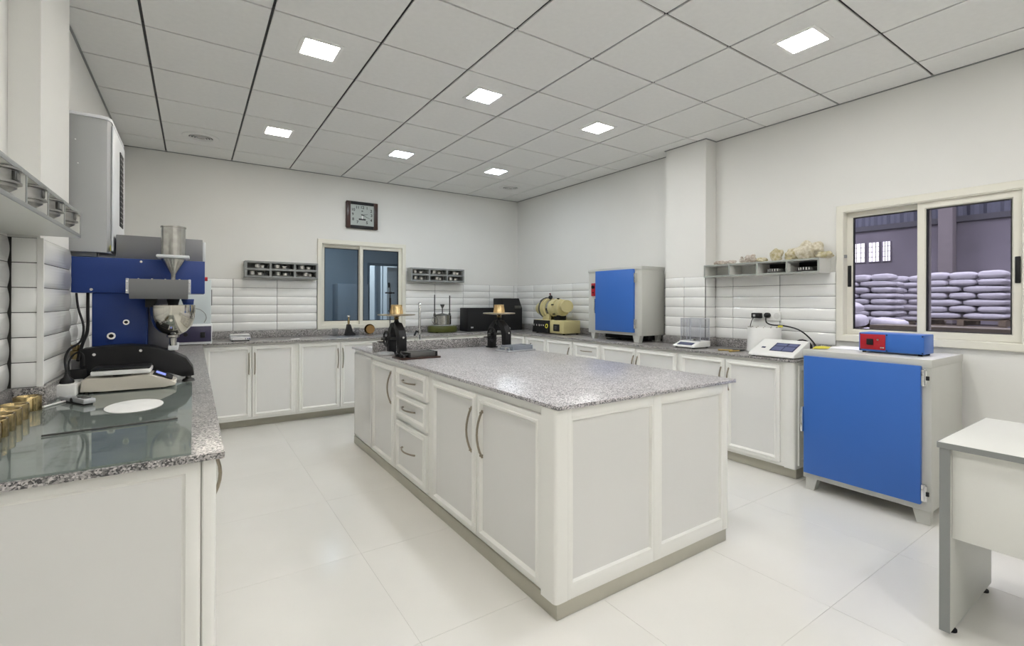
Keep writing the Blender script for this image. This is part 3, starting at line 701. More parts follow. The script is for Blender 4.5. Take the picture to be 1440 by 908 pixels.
for y, lab in ((2.157, 'dark block filling the back of the third compartment of the coral shelf'), (1.905, 'dark block filling the back of the fourth compartment of the coral shelf')):
    g = G(); g.box(4.325, 4.336, y-.112, y+.112, 1.6035, 1.690, .002); tag(obj('mould_plate', g, BLACKM), lab, 'plate')  # black plate stands in for shade plus a dark item behind
# corals on the right shelf
def coral(y, w_, h, M, label, x=4.235, seed=0, amp=.3):
    g = G(); z = 1.7065+h*.48
    g.blob((x, y, z), (w_*.42, w_*.5, h*.62), amp, 4 if w_ > .1 else 3, seed)
    tag(obj('coral', g, M, ang=60), label, 'coral')
coral(2.68, .12, .036, ROCKP, 'low flat pinkish coral at the left end of the shelf', seed=1)
coral(2.575, .07, .034, ROCKP, 'tiny pinkish coral second from the left end of the shelf', seed=2)
coral(2.50, .035, .065, ROCKP, 'narrow upright pink coral on the shelf', x=4.27, seed=3, amp=.2)
coral(2.41, .115, .062, ROCKP, 'brownish knobbly coral left of the middle of the shelf', seed=4)
coral(2.29, .09, .042, ROCK, 'small flat brown coral right of the knobbly one', seed=5)
coral(2.155, .095, .105, ROCK, 'upright yellowish coral in the middle of the shelf', seed=6)
coral(2.02, .12, .090, ROCK, 'yellow-brown coral against the left side of the largest coral', seed=7)
coral(1.915, .19, .150, mat('cream_coral', (.78, .74, .64), .85, col2=(.50, .44, .30), vscale=42, bump=.9, bscale=120), 'largest cream coral on the shelf', x=4.27, seed=8, amp=.35)
coral(1.775, .125, .050, ROCK, 'flat yellowish coral at the window end of the shelf', seed=9)

# ------------------------------------------------------------------ wall clock
t = thing('wall_clock', 'square dark-framed clock on the back wall above the window', 'clock', (1.842, YB-.02, 2.47))
Fc = lambda u, z, n: Vector((1.637+u, YB-.001-n, z))
g = G(); Z0 = 2.297; H_ = .352; W_ = .412
g.prism([(1.637, Z0+.01), (1.65, Z0), (2.036, Z0), (2.049, Z0+.01), (2.049, Z0+H_-.01), (2.036, Z0+H_), (1.65, Z0+H_), (1.637, Z0+H_-.01)], YB-.026, YB-.001, 'y', .003); obj('case', g, mat('dark_walnut', (.035, .012, .008), .3), t)
for (a, b, c, d, M) in ((0, .055, 0, H_, mat('walnut_side', (.045, .014, .009), .3)), (W_-.055, W_, 0, H_, WOOD), (.055, W_-.055, 0, .042, BLACK), (.055, W_-.055, H_-.042, H_, BLACK)):
    g = G(); fbox(g, Fc, a+.001, b-.001, Z0+c+.001, Z0+d-.001, .0255, .040, .003); obj('frame_bar', g, M, t)
g = G(); fbox(g, Fc, .054, W_-.054, Z0+.041, Z0+H_-.041, .0256, .029); face = obj('dial', g, mat('dial_grey', (.42, .46, .44), .4), t)
cxk, czk = 1.637+W_/2, Z0+H_/2+.005
def TT(x, z, y=YB-.0306): return Matrix.Translation((x, y, z)) @ Matrix.Rotation(PI/2, 4, 'X')
for s, dx, dz in (('12', 0, .098), ('1', .062, .094), ('2', .118, .06), ('3', .122, .002), ('4', .118, -.062), ('5', .062, -.098), ('7', -.062, -.098), ('8', -.118, -.062), ('9', -.122, .002), ('10', -.118, .06), ('11', -.062, .094)):
    text('numeral', s, .050, TT(cxk+dx, czk+dz), TXT, face)
def hand(a, L, wd, n):
    g = G(); c, s = math.sin(a), math.cos(a); 
    pts = [(-s*wd-c*L*.18, c*wd-s*L*.18), (s*wd-c*L*.18, -c*wd-s*L*.18), (s*wd*.4+c*L, -c*wd*.4+s*L), (-s*wd*.4+c*L, c*wd*.4+s*L)]
    g.prism([(cxk+u, czk+v) for u, v in pts], YB-n-.001, YB-n, 'y'); obj('hand', g, TXT, face)
hand(math.radians(80), .075, .005, .033); hand(math.radians(114), .105, .004, .0345)
g = G(); g.cyl((cxk, YB-.030, czk), (cxk, YB-.037, czk), .009, seg=14); obj('hub', g, TXT, face)
g = G(); g.box(cxk-.045, cxk+.045, YB-.032, YB-.0302, czk-.068, czk-.048); obj('date_strip', g, TXT, face)
g = G(); g.box(cxk-.010, cxk+.010, YB-.0315, YB-.0302, czk+.045, czk+.058); obj('emblem', g, TXT, face)
g = G(); g.lathe((cxk, YB-.034, czk-.028), [(0, -.026), (.007, -.018), (.009, 0), (.007, .018), (0, .026)], 14, sq=(1, .4)); obj('pendulum_bob', g, PAPER, face)  # pale drop modelled in place of a light reflection on the dial

# ------------------------------------------------------------------ air unit on left wall
t = thing('wall_cabinet', 'tall pale grey louvred unit mounted on the left wall above the blue mixer', 'cabinet', (-.5, 3.55, 1.59))
pl = [(XL+.001, 3.25), (-.405, 3.25), (-.378, 3.262), (-.366, 3.29), (-.366, 3.81), (-.378, 3.83), (XL+.001, 3.83)]
g = G(); g.prism(pl, 1.60, 2.296, 'z'); obj('casing', g, ACW, t)
g = G(); g.prism([(XL+.001, 3.246), (-.402, 3.246), (-.374, 3.258), (-.361, 3.29), (-.361, 3.814), (-.376, 3.834), (XL+.001, 3.834)], 2.2965, 2.312, 'z'); obj('lid', g, ACL, t)
g = G(); g.box(-.3655, -.356, 3.30, 3.80, 1.612, 2.285, .006); fp = obj('front_panel', g, ACL, t)
g = G(); g.box(-.3558, -.352, 3.56, 3.70, 1.78, 2.21, .001); gr = obj('grille', g, BLACKM, fp)
g = G()
for k in range(14): g.box(-.3519, -.350, 3.565, 3.695, 1.80+.031*k, 1.804+.031*k)
o = obj('louvre', g, GREYD, fp)
g = G(); g.box(-.3645, -.3630, 3.262, 3.285, 1.612, 1.640); obj('yellow_label', g, YELL, t)
g = G(); g.box(-.58, -.42, 3.28, 3.34, 1.578, 1.5995); g.box(-.58, -.42, 3.70, 3.76, 1.578, 1.5995); obj('bracket', g, GREYD, t)
for (x, z) in ((-.50, 2.17), (-.49, 2.05)):
    g = G(); g.cyl((x, 3.25, z), (x, 3.247, z), .003, seg=8); obj('rivet', g, PAPER, t)

# ------------------------------------------------------------------ blue mortar mixer
t = thing('mortar_mixer', 'tall dark blue mortar mixer with steel hopper and bowl on the left counter', 'mixer', (-.25, 3.25, .916))
g = G(); g.box(-.507, .055, 3.20, 3.52, 1.388, 1.570, .003); hd = obj('head', g, BLUED, t)
g = G(); g.box(-.43, -.209, 3.215, 3.50, 1.06, 1.3878, .003); ms = obj('column', g, BLUED, t)
g = G(); g.box(-.2085, -.09, 3.34, 3.50, .93, 1.387, .003); obj('rear_column', g, GREYP, t)
g = G(); g.box(-.345, .046, 3.31, 3.50, 1.5705, 1.704, .003); mc = obj('motor_cover', g, GREYP, t)
g = G(); g.box(.0462, .060, 3.33, 3.49, 1.58, 1.692, .002); obj('end_cap', g, ACL, mc)
g = G(); g.cyl((.055, 3.30, 1.475), (.070, 3.30, 1.475), .012, seg=14); obj('stop_button', g, RED, hd)
for (x, z, r) in ((-.292, 1.235, .014), (-.352, 1.165, .018)):
    g = G(); g.cyl((x, 3.2149, z), (x, 3.205, z), r, seg=18); b = obj('key_lock', g, CHROME, ms)
    g = G(); g.cyl((x, 3.2049, z), (x, 3.202, z), r*.55, seg=14); obj('lock_core', g, BLACKM, b)
g = G(); g.cyl((-.43, 3.1999, 1.405), (-.43, 3.195, 1.405), .007, seg=10); g.cyl((-.23, 3.1999, 1.555), (-.23, 3.195, 1.555), .006, seg=10); obj('bolt', g, CHROME, hd)
leg = [(-.452, .918), (-.452, 1.112), (-.36, 1.122), (-.27, 1.124), (-.175, 1.112), (-.10, 1.085), (-.03, 1.043), (.000, .992), (.006, .950), (-.045, .946), (-.10, .972), (-.19, .998), (-.30, 1.0), (-.34, .918)]
g = G(); g.prism(leg, 3.06, 3.19, 'y', .004); bs = obj('base', g, BLACK, t)
g = G(); g.box(-.44, -.21, 3.19, 3.50, .918, 1.0598, .003); obj('base_block', g, BLACK, t)
g = G(); g.lathe((-.02, 3.12, .9155), [(0, 0), (.030, 0), (.026, .012), (.014, .018), (.012, .032), (0, .032)], 20); obj('foot', g, DSTEEL, bs)
for (x, z) in ((-.40, 1.085), (-.22, 1.095), (-.295, 1.02)):
    g = G(); g.cyl((x, 3.0599, z), (x, 3.055, z), .007, seg=10); obj('bolt', g, CHROME, bs)
T2 = (-.142, 3.10)
g = G(); x0, x1 = -.278, -.010
g.prism([(3.02, 1.395), (3.02, 1.458), (3.199, 1.458), (3.199, 1.358), (3.05, 1.358)], x0+.012, x1-.012, 'x'); cv = obj('gearbox_cover', g, GREYP, t)
for x in (x0, x1-.0118):
    g = G(); g.box(x, x+.0115, 3.018, 3.199, 1.385, 1.460, .002); e = obj('side_plate', g, ALU, t)
    for z in (1.40, 1.445):
        for yy in (3.05,):
            g = G(); g.cyl((x+.006, 3.018, z), (x+.006, 3.012, z), .004, seg=8); obj('rivet', g, CHROME, e)
for x in (-.23, -.175, -.12, -.06):
    g = G(); g.cyl((x, 3.06, 1.458), (x, 3.06, 1.462), .005, seg=8); obj('rivet', g, CHROME, cv)
bc = (-.088, 3.115)
g = G(); g.lathe((*bc, 0), [(0, 1.165), (.030, 1.167), (.060, 1.185), (.084, 1.215), (.096, 1.255), (.099, 1.290), (.099, 1.324), (.102, 1.326), (.096, 1.326), (.094, 1.26), (.06, 1.19), (0, 1.175)], 40); bw = obj('bowl', g, mat('polished_steel', (.62, .60, .54), .10, metal=1), t)
g = G(); g.lathe((*bc, 0), [(0, 1.110), (.016, 1.110), (.016, 1.150), (.028, 1.155), (.028, 1.166), (0, 1.166)], 20); obj('bowl_foot', g, STEEL, bw)
g = G(); g.box(bc[0]-.022, bc[0]+.022, 3.10, 3.34, 1.085, 1.110, .003); obj('bowl_support', g, ACL, t)
g = G(); g.lathe((*bc, 0), [(0, 1.30), (.020, 1.30), (.024, 1.335), (.030, 1.3575), (0, 1.3575)], 18); obj('beater_shaft', g, BLACK, t)
g = G(); g.prism([(-.205, 1.3575), (-.155, 1.3575), (-.168, 1.315), (-.205, 1.315)], 3.08, 3.16, 'y', .002); obj('bowl_clamp', g, BLACKM, t)
g = G(); g.prism([(-.055, 1.3575), (.005, 1.3575), (.002, 1.327), (-.045, 1.327)], 3.17, 3.199, 'y', .001); obj('bracket', g, BLUED, t)
g = G(); g.lathe((*bc, 0), [(.011, 1.459), (.011, 1.490), (.055, 1.570), (.052, 1.572), (.009, 1.49), (.009, 1.459)], 32)
g.lathe((*bc, 0), [(.054, 1.590), (.054, 1.735), (.057, 1.736), (.057, 1.743), (.051, 1.743), (.051, 1.59)], 32); hp = obj('hopper', g, STEEL, t)
g = G(); g.box(bc[0]-.072, bc[0]+.072, bc[1]-.060, bc[1]+.060, 1.573, 1.589, .006); obj('hopper_flange', g, ACL, hp)

# corner instrument at the far end of the left counter
t = thing('bench_instrument', 'pale box instrument with purple lower control panel in the far left corner', 'instrument', (0, 5.8, .916))
g = G(); g.box(-.32, .158, 5.58, 6.02, .922, 1.120, .004); lo = obj('lower_case', g, ACL, t)
g = G(); g.box(-.14, .150, 5.574, 5.5798, .945, 1.098, .001); pp = obj('control_panel', g, PURP, lo)
g = G(); g.box(.060, .100, 5.560, 5.5738, .985, 1.040, .004); g.cyl((-.06, 5.574, 1.02), (-.06, 5.56, 1.02), .018, seg=16); obj('knob', g, BLACK, pp)
g = G(); g.box(-.32, .150, 5.62, 6.0, 1.1205, 1.556, .004); up = obj('upper_case', g, mat('case_blue_grey', (.56, .62, .64), .4), t)
g = G(); g.box(.1505, .160, 5.66, 5.78, 1.30, 1.46, .002); obj('side_vent', g, GREYP, up)
g = G(); g.tube([(.02, 5.612, 1.27), (.06, 5.605, 1.26), (.10, 5.605, 1.22), (.11, 5.61, 1.17), (.09, 5.61, 1.13)], .003); obj('hose', g, GREYD, up)
for (x, y) in ((-.29, 5.61), (.13, 5.61), (-.29, 5.99), (.13, 5.99)):
    g = G(); g.cyl((x, y, .9155), (x, y, .9219), .012, seg=10); obj('foot', g, BLACKM, t)

# ------------------------------------------------------------------ left counter, near things
g = G(); g.prism([(-.575, 1.615), (-.003, 1.615), (-.003, 3.02), (-.490, 3.02), (-.490, 2.635), (-.575, 2.635)], .9155, .9215, 'z'); tag(obj('glass_sheet', g, SHEET), 'large dusty glass sheet lying on the left counter', 'glass sheet')
GZ = .922
t = thing('bench_scale', 'beige digital scale with black weighing plate on the glass sheet', 'scale', (-.24, 2.96, GZ))
side = [(-.425, .930), (-.420, .985), (-.400, .992), (-.30, .987), (-.22, .992), (-.165, .992), (-.095, .960), (-.066, .945), (-.075, .932), (-.12, .925), (-.25, .928), (-.34, .928)]
g = G(); g.prism(side, 2.875, 3.045, 'y', .005); sb = obj('housing', g, SCALE, t)
g = G(); g.prism([(-.162, .9925), (-.096, .9625), (-.088, .960), (-.083, .9618), (-.150, .9975)], 2.885, 3.035, 'y', .0015); kp = obj('key_panel', g, BLACK, sb)
g = G(); g.prism([(-.150, .9985), (-.112, .980), (-.112, .9785), (-.150, .997)], 2.905, 2.975, 'y'); g.b.verts.ensure_lookup_table(); obj('lcd_display', g, LCD, sb)
g = G(); g.box(-.39, -.168, 2.878, 3.04, 1.000, 1.022, .006); pf = obj('platform', g, WHITE, t)
g = G(); g.box(-.388, -.170, 2.880, 3.038, 1.0225, 1.034, .006); obj('weighing_plate', g, BLACK, pf)
g = G(); g.cyl((-.28, 2.96, .988), (-.28, 2.96, 1.0005), .04, seg=20); obj('spigot', g, DSTEEL, pf)
for (x, y) in ((-.39, 2.90), (-.39, 3.02), (-.12, 2.90), (-.12, 3.02)):
    g = G(); g.cyl((x, y, GZ), (x, y, .934), .010, seg=10); obj('foot', g, BLACKM, t)
g = G(); g.lathe((-.196, 2.455, GZ), [(0, 0), (.094, 0), (.095, .001), (.094, .002), (0, .002)], 48, sq=(1, 1.5)); tag(obj('paper_disc', g, PAPER), 'plain white oval sheet on the glass in front of the scale', 'paper')
g = G(); g.cyl((-.393, 2.052, .9255), (-.045, 2.094, .9255), .0032, seg=8); tag(obj('steel_rod', g, DSTEEL), 'thin dark rod lying across the glass sheet', 'rod')
g = G(); g.cyl((-.492, 2.60, .9265), (-.430, 2.735, .9265), .0042, seg=10); tag(obj('white_stick', g, WHITE), 'short white stick between the brass rings and the silver clamp', 'stick')
t = thing('toggle_clamp', 'small silver two-part clamp lying on the glass left of the scale', 'clamp', (-.40, 2.66, GZ), local=True, rz=-1.05)
g = G(); g.box(-.115, .0, -.018, .018, .004, .020, .003); obj('arm', g, ALU, t)
g = G(); g.box(-.005, .10, -.020, .022, .006, .026, .004); b = obj('block', g, ALU, t)
for x in (.025, .06): 
    g = G(); g.box(x, x+.022, -.012, .014, .0262, .030, .001); obj('recess', g, DSTEEL, b)
g = G(); g.box(-.10, .09, -.016, .016, .0003, .0045); g.cyl((0, -.022, .014), (0, .024, .014), .010, seg=12); obj('hinge_plate', g, BLACKM, t)
def brass(y, label, x=-.532):
    t = thing('brass_ring', label, 'brass mould', (x, y, GZ), 'brass rings on the left counter', local=True)
    g = G(); g.lathe((0, 0, 0), [(.034, .0), (.041, 0), (.041, .054), (.0395, .056), (.0355, .056), (.034, .054), (.034, .0)], 32); obj('ring', g, BRASS, t)
    g = G(); g.box(.0405, .0445, -.005, .005, .002, .052, .001, T=Matrix.Rotation(-.9, 4, 'Z')); obj('seam', g, BRASS, t)
    return t
b0 = brass(2.575, 'farthest open brass ring, nearest the pillar')
order = ['second', 'third', 'fourth', 'fifth', 'sixth']
for i, y in enumerate((2.40, 2.305, 2.215, 2.13, 2.045)):
    copy_tree(b0, (-.532+.003*i, y, GZ), .1*i, 'open brass ring, %s from the pillar in the row of rings' % order[i])
t = thing('power_strip', 'white socket block behind the left end of the scale, black plug in it', 'socket', (-.46, 2.93, GZ))
g = G(); g.box(-.500, -.432, 2.83, 3.02, .9223, .976, .004); obj('body', g, WHITE, t)
g = G(); g.lathe((-.47, 2.89, .9763), [(0, 0), (.024, 0), (.026, .006), (.022, .018), (.012, .028), (.006, .05), (0, .05)], 18); tag(obj('plug', g, BLACK), 'black plug standing in the white socket block', 'plug')
g = G(); g.tube([(-.47, 2.89, 1.02), (-.485, 2.94, 1.08), (-.482, 3.02, 1.12), (-.455, 3.10, 1.15), (-.452, 3.15, 1.22), (-.478, 3.19, 1.31), (-.488, 3.21, 1.385)], .005); tag(obj('power_cable', g, BLACKM), 'black cable looping from the plug up to the mixer head', 'cable')
g = G(); g.tube([(-.458, 3.05, 1.06), (-.450, 3.10, 1.13), (-.440, 3.17, 1.2), (-.443, 3.2, 1.3), (-.447, 3.23, 1.387)], .007); tag(obj('power_cable', g, BLACKM), 'thicker black cable hanging straight beside the mixer column', 'cable')
g = G(); g.tube([(-.48, 3.00, 1.0), (-.485, 3.02, 1.06), (-.46, 3.03, 1.10), (-.435, 3.02, 1.09), (-.43, 3.01, 1.04)], .004); tag(obj('thin_cable', g, BLACKM), 'short loop of thin black wire above the socket block', 'cable')
g = G(); g.box(-.492, -.425, 3.03, 3.055, .923, 1.020, .004); tag(obj('adapter', g, BLACK), 'black adapter box behind the white socket block', 'adapter')
t = thing('brass_weight', 'brass weight block in the gap between pillar and mixer base', 'weight', (-.475, 3.17, .9155))
g = G(); g.box(-.49, -.456, 3.10, 3.19, .9157, 1.06, .003); obj('stand', g, GREYP, t)
g = G(); g.lathe((-.476, 3.15, 1.0605), [(0, 0), (.026, 0), (.026, .040), (.018, .044), (.018, .060), (.024, .062), (.024, .070), (0, .070)], 20); obj('weight_body', g, BRASS, t)

# ------------------------------------------------------------------ things on the island
def flow_table(cx_, cy_, label, dz=0):
    t = thing('flow_table', label, 'flow table', (cx_, cy_, .9125), 'hand-cranked flow tables on the island', local=True)
    for s, nm in ((1, 'leg'), (-1, 'leg')):
        g = G()
        # tapering side casting, feet apart along y
        g.prism([(s*.085, .0), (s*.150, .0), (s*.150, .150), (s*.120, .205), (s*.045, .262), (s*.02, .262), (s*.02, .225), (s*.070, .170), (s*.085, .125)], -.030, .030, 'x', .004)
        obj(nm, g, BLACK, t)
    g = G(); g.box(-.040, .040, -.16, -.075, 0, .010, .002); g.box(-.040, .040, .075, .16, 0, .010, .002); obj('foot_plate', g, BLACK, t)
    g = G(); g.lathe((0, 0, .215), [(0, 0), (.022, 0), (.034, .020), (.034, .045), (.020, .052), (.014, .075), (0, .075)], 24); hb = obj('guide_hub', g, BLACK, t)
    g = G(); g.lathe((0, 0, .29), [(0, 0), (.022, 0), (.016, .012), (.03, .030), (0, .030)], 20); obj('brass_collar', g, BRASS, hb)
    g = G(); g.lathe((0, 0, .318), [(0, -.003), (.06, -.003), (.148, .004), (.150, .006), (.150, .011), (.148, .013), (0, .013)], 48); obj('table_disc', g, mat('disc_brass', (.42, .36, .26), .28, metal=1), t)
    g = G(); g.cyl((-.125, 0, .135), (.05, 0, .135), .011, seg=14); sh = obj('crank_shaft', g, DSTEEL, t)
    g = G(); T = []
    n = 28; ring = [(-.085, .058*math.cos(2*PI*k/n), .135+.058*math.sin(2*PI*k/n)) for k in range(n+1)]
    g.tube(ring, .008, 8, 1); 
    for k in range(3):
        a = 2*PI*k/3+.4; g.cyl((-.085, 0, .135), (-.085, .056*math.cos(a), .135+.056*math.sin(a)), .006, seg=8)
    g.cyl((-.10, 0, .135), (-.07, 0, .135), .016, seg=14); wh = obj('hand_wheel', g, BLACK, t)
    g = G(); g.cyl((-.09, .045, .105), (-.145, .045, .105), .007, .009, seg=10); obj('crank_handle', g, CHROME, wh)
    g = G(); g.cyl((.0305, -.12, .19), (.036, -.12, .19), .009, seg=6); g.cyl((0, -.151, .15), (0, -.156, .15), .009, seg=6); obj('bolt', g, CHROME, t)
    return t
CBR = mat('bright_brass', (.80, .60, .32), .32, metal=1, var=.2, vscale=40)
def cone(cx_, cy_, label):
    t = thing('brass_cone', label, 'brass mould', (cx_, cy_, .9125+.3315), 'brass cone moulds on the flow tables', local=True)
    g = G(); g.lathe((0, 0, 0), [(.043, 0), (.052, 0), (.052, .006), (.050, .009), (.041, .066), (.045, .068), (.045, .076), (.036, .076), (.035, .068), (.043, .004), (.043, 0)], 40); b = obj('cone', g, CBR, t)
    for k in range(12):
        a = 2*PI*k/12; g = G(); g.cyl((.0515*math.cos(a), .0515*math.sin(a), .008), (.0425*math.cos(a), .0425*math.sin(a), .067), .0025, seg=6); obj('rib', g, CBR, t)
    return t
ft = flow_table(1.375, 3.735, 'black flow table with handwheel standing near the left end of the island upstand')
copy_tree(ft, (2.375, 3.755, .9125), .06, 'black flow table with handwheel near the right end of the island upstand')
c0 = cone(1.375, 3.735, 'brass cone mould on the left flow table')
copy_tree(c0, (2.375, 3.755, .9125+.3315), .1, 'brass cone mould on the right flow table')
g = G(); g.lathe((1.305, 3.80, .9125), [(0, 0), (.066, 0), (.072, .006), (.070, .016), (.060, .021), (0, .022)], 36); tag(obj('metal_disc', g, ALU), 'flat dull metal disc beside the foot of the left flow table', 'disc')
def prism_mould(loc, rz, baseM, wallM, label, sx=.16, sy=.095, lever=False):
    t = thing('mortar_mould', label, 'mould', loc, local=True, rz=rz)
    g = G(); g.box(-sx, sx, -sy, sy, .0005, .012, .002); obj('base_plate', g, baseM, t)
    for k in range(4):
        y = -sy*.72+k*sy*.48; g = G(); g.box(-sx*.55, sx*.80, y-.005, y+.005, .0125, .048, .001); obj('mould_wall', g, wallM, t)
    for x in (-sx*.58, sx*.83):
        g = G(); g.box(x-.007, x+.007, -sy*.85, sy*.85, .0125, .050, .001); obj('end_wall', g, wallM if lever else BLACK, t)
    for y in (-sy*.5, sy*.5):
        g = G(); g.cyl((-sx*.93, y, .030), (-sx*.62, y, .030), .007, seg=10); g.cyl((-sx*.95, y, .030), (-sx*.86, y, .030), .013, seg=12); obj('clamp_screw', g, CHROME if lever else BLACK, t)
    g = G(); g.box(-sx*.88, -sx*.78, -sy*.8, sy*.8, .0125, .034, .002); obj('clamp_bar', g, wallM if lever else BLACK, t)
    if lever:
        g = G(); g.tube([(sx*.9, -.03, .014), (sx*.93, -.03, .035), (sx*1.02, -.03, .060)], .004); obj('lever', g, DSTEEL, t)
    return t
prism_mould((1.437, 3.465, .9125), .06, WOOD, mat('mould_iron', (.12, .12, .115), .4, metal=.6), 'dark three-gang steel mould on a brown base plate beside the left flow table')
prism_mould((2.385, 3.50, .9125), .12, ALU, mat('mould_zinc', (.34, .37, .42), .35, metal=.7), 'light grey three-gang steel mould with lever in front of the right flow table', lever=True)
t = thing('tap', 'tall chrome tap of the island sink', 'tap', (1.925, 4.565, .9125))
g = G(); g.lathe((1.925, 4.565, .9125), [(0, 0), (.028, 0), (.028, .010), (.018, .016), (.018, .10), (.024, .104), (.024, .150), (.016, .156), (0, .156)], 20); b = obj('body', g, CHROME, t)
g = G(); g.tube([(1.925, 4.565, 1.06), (1.925, 4.565, 1.20), (1.923, 4.56, 1.28), (1.910, 4.53, 1.325), (1.888, 4.47, 1.325), (1.874, 4.435, 1.29), (1.870, 4.425, 1.23)], .013, 12, 4); obj('spout', g, CHROME, t)
g = G(); g.cyl((1.925, 4.565, 1.03), (1.885, 4.55, 1.045), .008, seg=10); g.cyl((1.885, 4.55, 1.048), (1.855, 4.53, 1.005), .009, .010, seg=10); obj('lever', g, BLACK, b)

# ------------------------------------------------------------------ back worktop
ZW = .9155
t = thing('bench_scale', 'small flat silver-white scale on the back worktop left of the window', 'scale', (.43, 5.93, ZW))
g = G(); g.prism([(5.845, .925), (5.845, .955), (5.88, .972), (6.03, .975), (6.04, .968), (6.04, .925)], .33, .52, 'x', .004); b = obj('housing', g, ALU, t)
g = G(); g.box(.335, .515, 5.885, 6.03, .9752, .985, .004); obj('pan', g, WHITE, t)
g = G(); g.box(.35, .49, 5.842, 5.8448, .930, .948); obj('display', g, WHITE, b)
for k in range(3):
    g = G(); g.cyl((.47+.018*k, 5.846, .94), (.47+.018*k, 5.840, .94), .006, seg=10); obj('button', g, SCREEN, b)
for (x, y) in ((.35, 5.87), (.50, 5.87), (.35, 6.02), (.50, 6.02)):
    g = G(); g.cyl((x, y, ZW), (x, y, .9255), .01, seg=8); obj('foot', g, BLACKM, t)
g = G(); g.box(.92, 1.01, 5.82, 5.90, ZW, .9185, .001); tag(obj('paper_slip', g, PAPER), 'small white slip on the back worktop beside the window corner', 'paper')
g = G(); g.box(1.42, 2.32, 5.80, 6.22, ZW, .9225, .001); tag(obj('glass_plate', g, CLEAR), 'greenish glass plate on the worktop under the back window', 'glass sheet')
t = thing('penetrometer', 'black boot-shaped tool with brass top on the glass plate under the window', 'instrument', (1.61, 6.05, .9228))
g = G(); g.prism([(1.555, .923), (1.690, .923), (1.690, .945), (1.650, .965), (1.632, 1.03), (1.630, 1.06), (1.590, 1.06), (1.588, 1.0), (1.570, .95)], 6.02, 6.08, 'y', .005); obj('stand', g, BLACK, t)
g = G(); g.lathe((1.61, 6.05, 1.0605), [(0, 0), (.012, 0), (.014, .04), (.009, .05), (.011, .09), (0, .09)], 14); b = obj('brass_stem', g, BRASS, t)
g = G(); g.lathe((1.61, 6.05, 1.1508), [(0, 0), (.020, 0), (.022, .010), (.016, .022), (0, .024)], 16); obj('cap', g, CHROME, b)
t = thing('brass_bowl', 'round brass bowl tipped on its side under the back window', 'bowl', (1.88, 6.06, .9228))
g = G(); g.lathe((1.88, 6.08, .991), [(.066, 0), (.060, .03), (.040, .05), (0, .055), (0, .052), (.038, .046), (.056, .028), (.062, 0), (.066, 0)], 28, axis=(.15, .95, .1)); obj('shell', g, BRASS, t)
g = G(); g.lathe((1.89, 6.075, .988), [(0, .0), (.054, .0), (.05, .02), (0, .03)], 24, axis=(.15, .95, .1)); obj('filling', g, mat('brown_fill', (.30, .17, .05), .7), t)
for i, (x, y, lab) in enumerate(((1.46, 6.10, 'clear glass beaker left of the black boot-shaped tool'), (1.73, 6.12, 'clear glass beaker between the black tool and the brass bowl'))):
    g = G(); g.lathe((x, y, .9228), [(0, 0), (.030, 0), (.034, .004), (.034, .085), (.037, .09), (.035, .09), (.032, .085), (.032, .006), (0, .004)], 24); tag(obj('beaker', g, CLEAR), lab, 'beaker', 'beakers under the back window')
t = thing('vicat_apparatus', 'thin dark stand with clamp and rod in front of the right window pane', 'instrument', (2.15, 6.05, .9228))
g = G(); g.box(2.09, 2.21, 5.98, 6.12, .923, .94, .003); obj('base', g, DSTEEL, t)
g = G(); g.cyl((2.15, 6.08, .94), (2.15, 6.08, 1.53), .006, seg=10); obj('stand_rod', g, DSTEEL, t)
g = G(); g.box(2.085, 2.205, 6.06, 6.09, 1.448, 1.466, .003); g.cyl((2.15, 6.04, 1.457), (2.15, 6.10, 1.457), .014, seg=12); obj('cross_clamp', g, BLACK, t)
g = G(); g.cyl((2.142, 6.05, 1.20), (2.142, 6.05, 1.39), .013, seg=12); g.cyl((2.142, 6.05, 1.39), (2.142, 6.05, 1.43), .006, seg=8); obj('plunger', g, BLACK, t)
g = G(); g.box(2.125, 2.16, 6.04, 6.09, 1.21, 1.23, .002); obj('guide', g, DSTEEL, t)
t = thing('density_pot', 'steel pot with lid cone and two upright rods on an olive-green base', 'instrument', (2.90, 6.05, ZW))
c = (2.90, 6.07)
g = G(); g.lathe((*c, ZW), [(0, .006), (.205, .006), (.215, .016), (.215, .075), (.205, .090), (.12, .096), (0, .096)], 40, sq=(1, .75)); bs = obj('base', g, GREEN, t)
g = G(); g.lathe((*c, 1.012), [(0, 0), (.150, 0), (.150, .010), (0, .012)], 36, sq=(1, .9)); obj('plate', g, ALU, t)
for a in (.8, 2.3, 3.9, 5.4):
    g = G(); g.cyl((c[0]+.16*math.cos(a), c[1]+.11*math.sin(a), ZW), (c[0]+.16*math.cos(a), c[1]+.11*math.sin(a), ZW+.012), .014, seg=10); obj('foot', g, BLACKM, bs)
g = G(); g.lathe((*c, 1.024), [(0, 0), (.118, 0), (.122, .004), (.122, .125), (.126, .128), (.118, .128), (.116, .006), (0, .006)], 36); pt = obj('pot', g, STEEL, t)
g = G(); g.tube([(c[0]-.12, 6.04, 1.13), (c[0]-.165, 6.03, 1.12), (c[0]-.175, 6.03, 1.08), (c[0]-.15, 6.03, 1.045), (c[0]-.12, 6.04, 1.045)], .006); obj('handle', g, CHROME, pt)
g = G(); g.lathe((*c, 1.125), [(0, 0), (.11, 0), (.09, .04), (.02, .055), (.008, .060), (.008, .125), (.030, .170), (.032, .182), (0, .182)], 24); obj('lid_cone', g, DSTEEL, t)
for x, z in ((2.775, 1.44), (3.005, 1.43)):
    g = G(); g.cyl((x, 6.055, 1.024), (x, 6.055, z), .008, seg=10); g.cyl((x, 6.055, 1.14), (x, 6.055, 1.18), .016, seg=12); obj('guide_rod', g, DSTEEL, t)
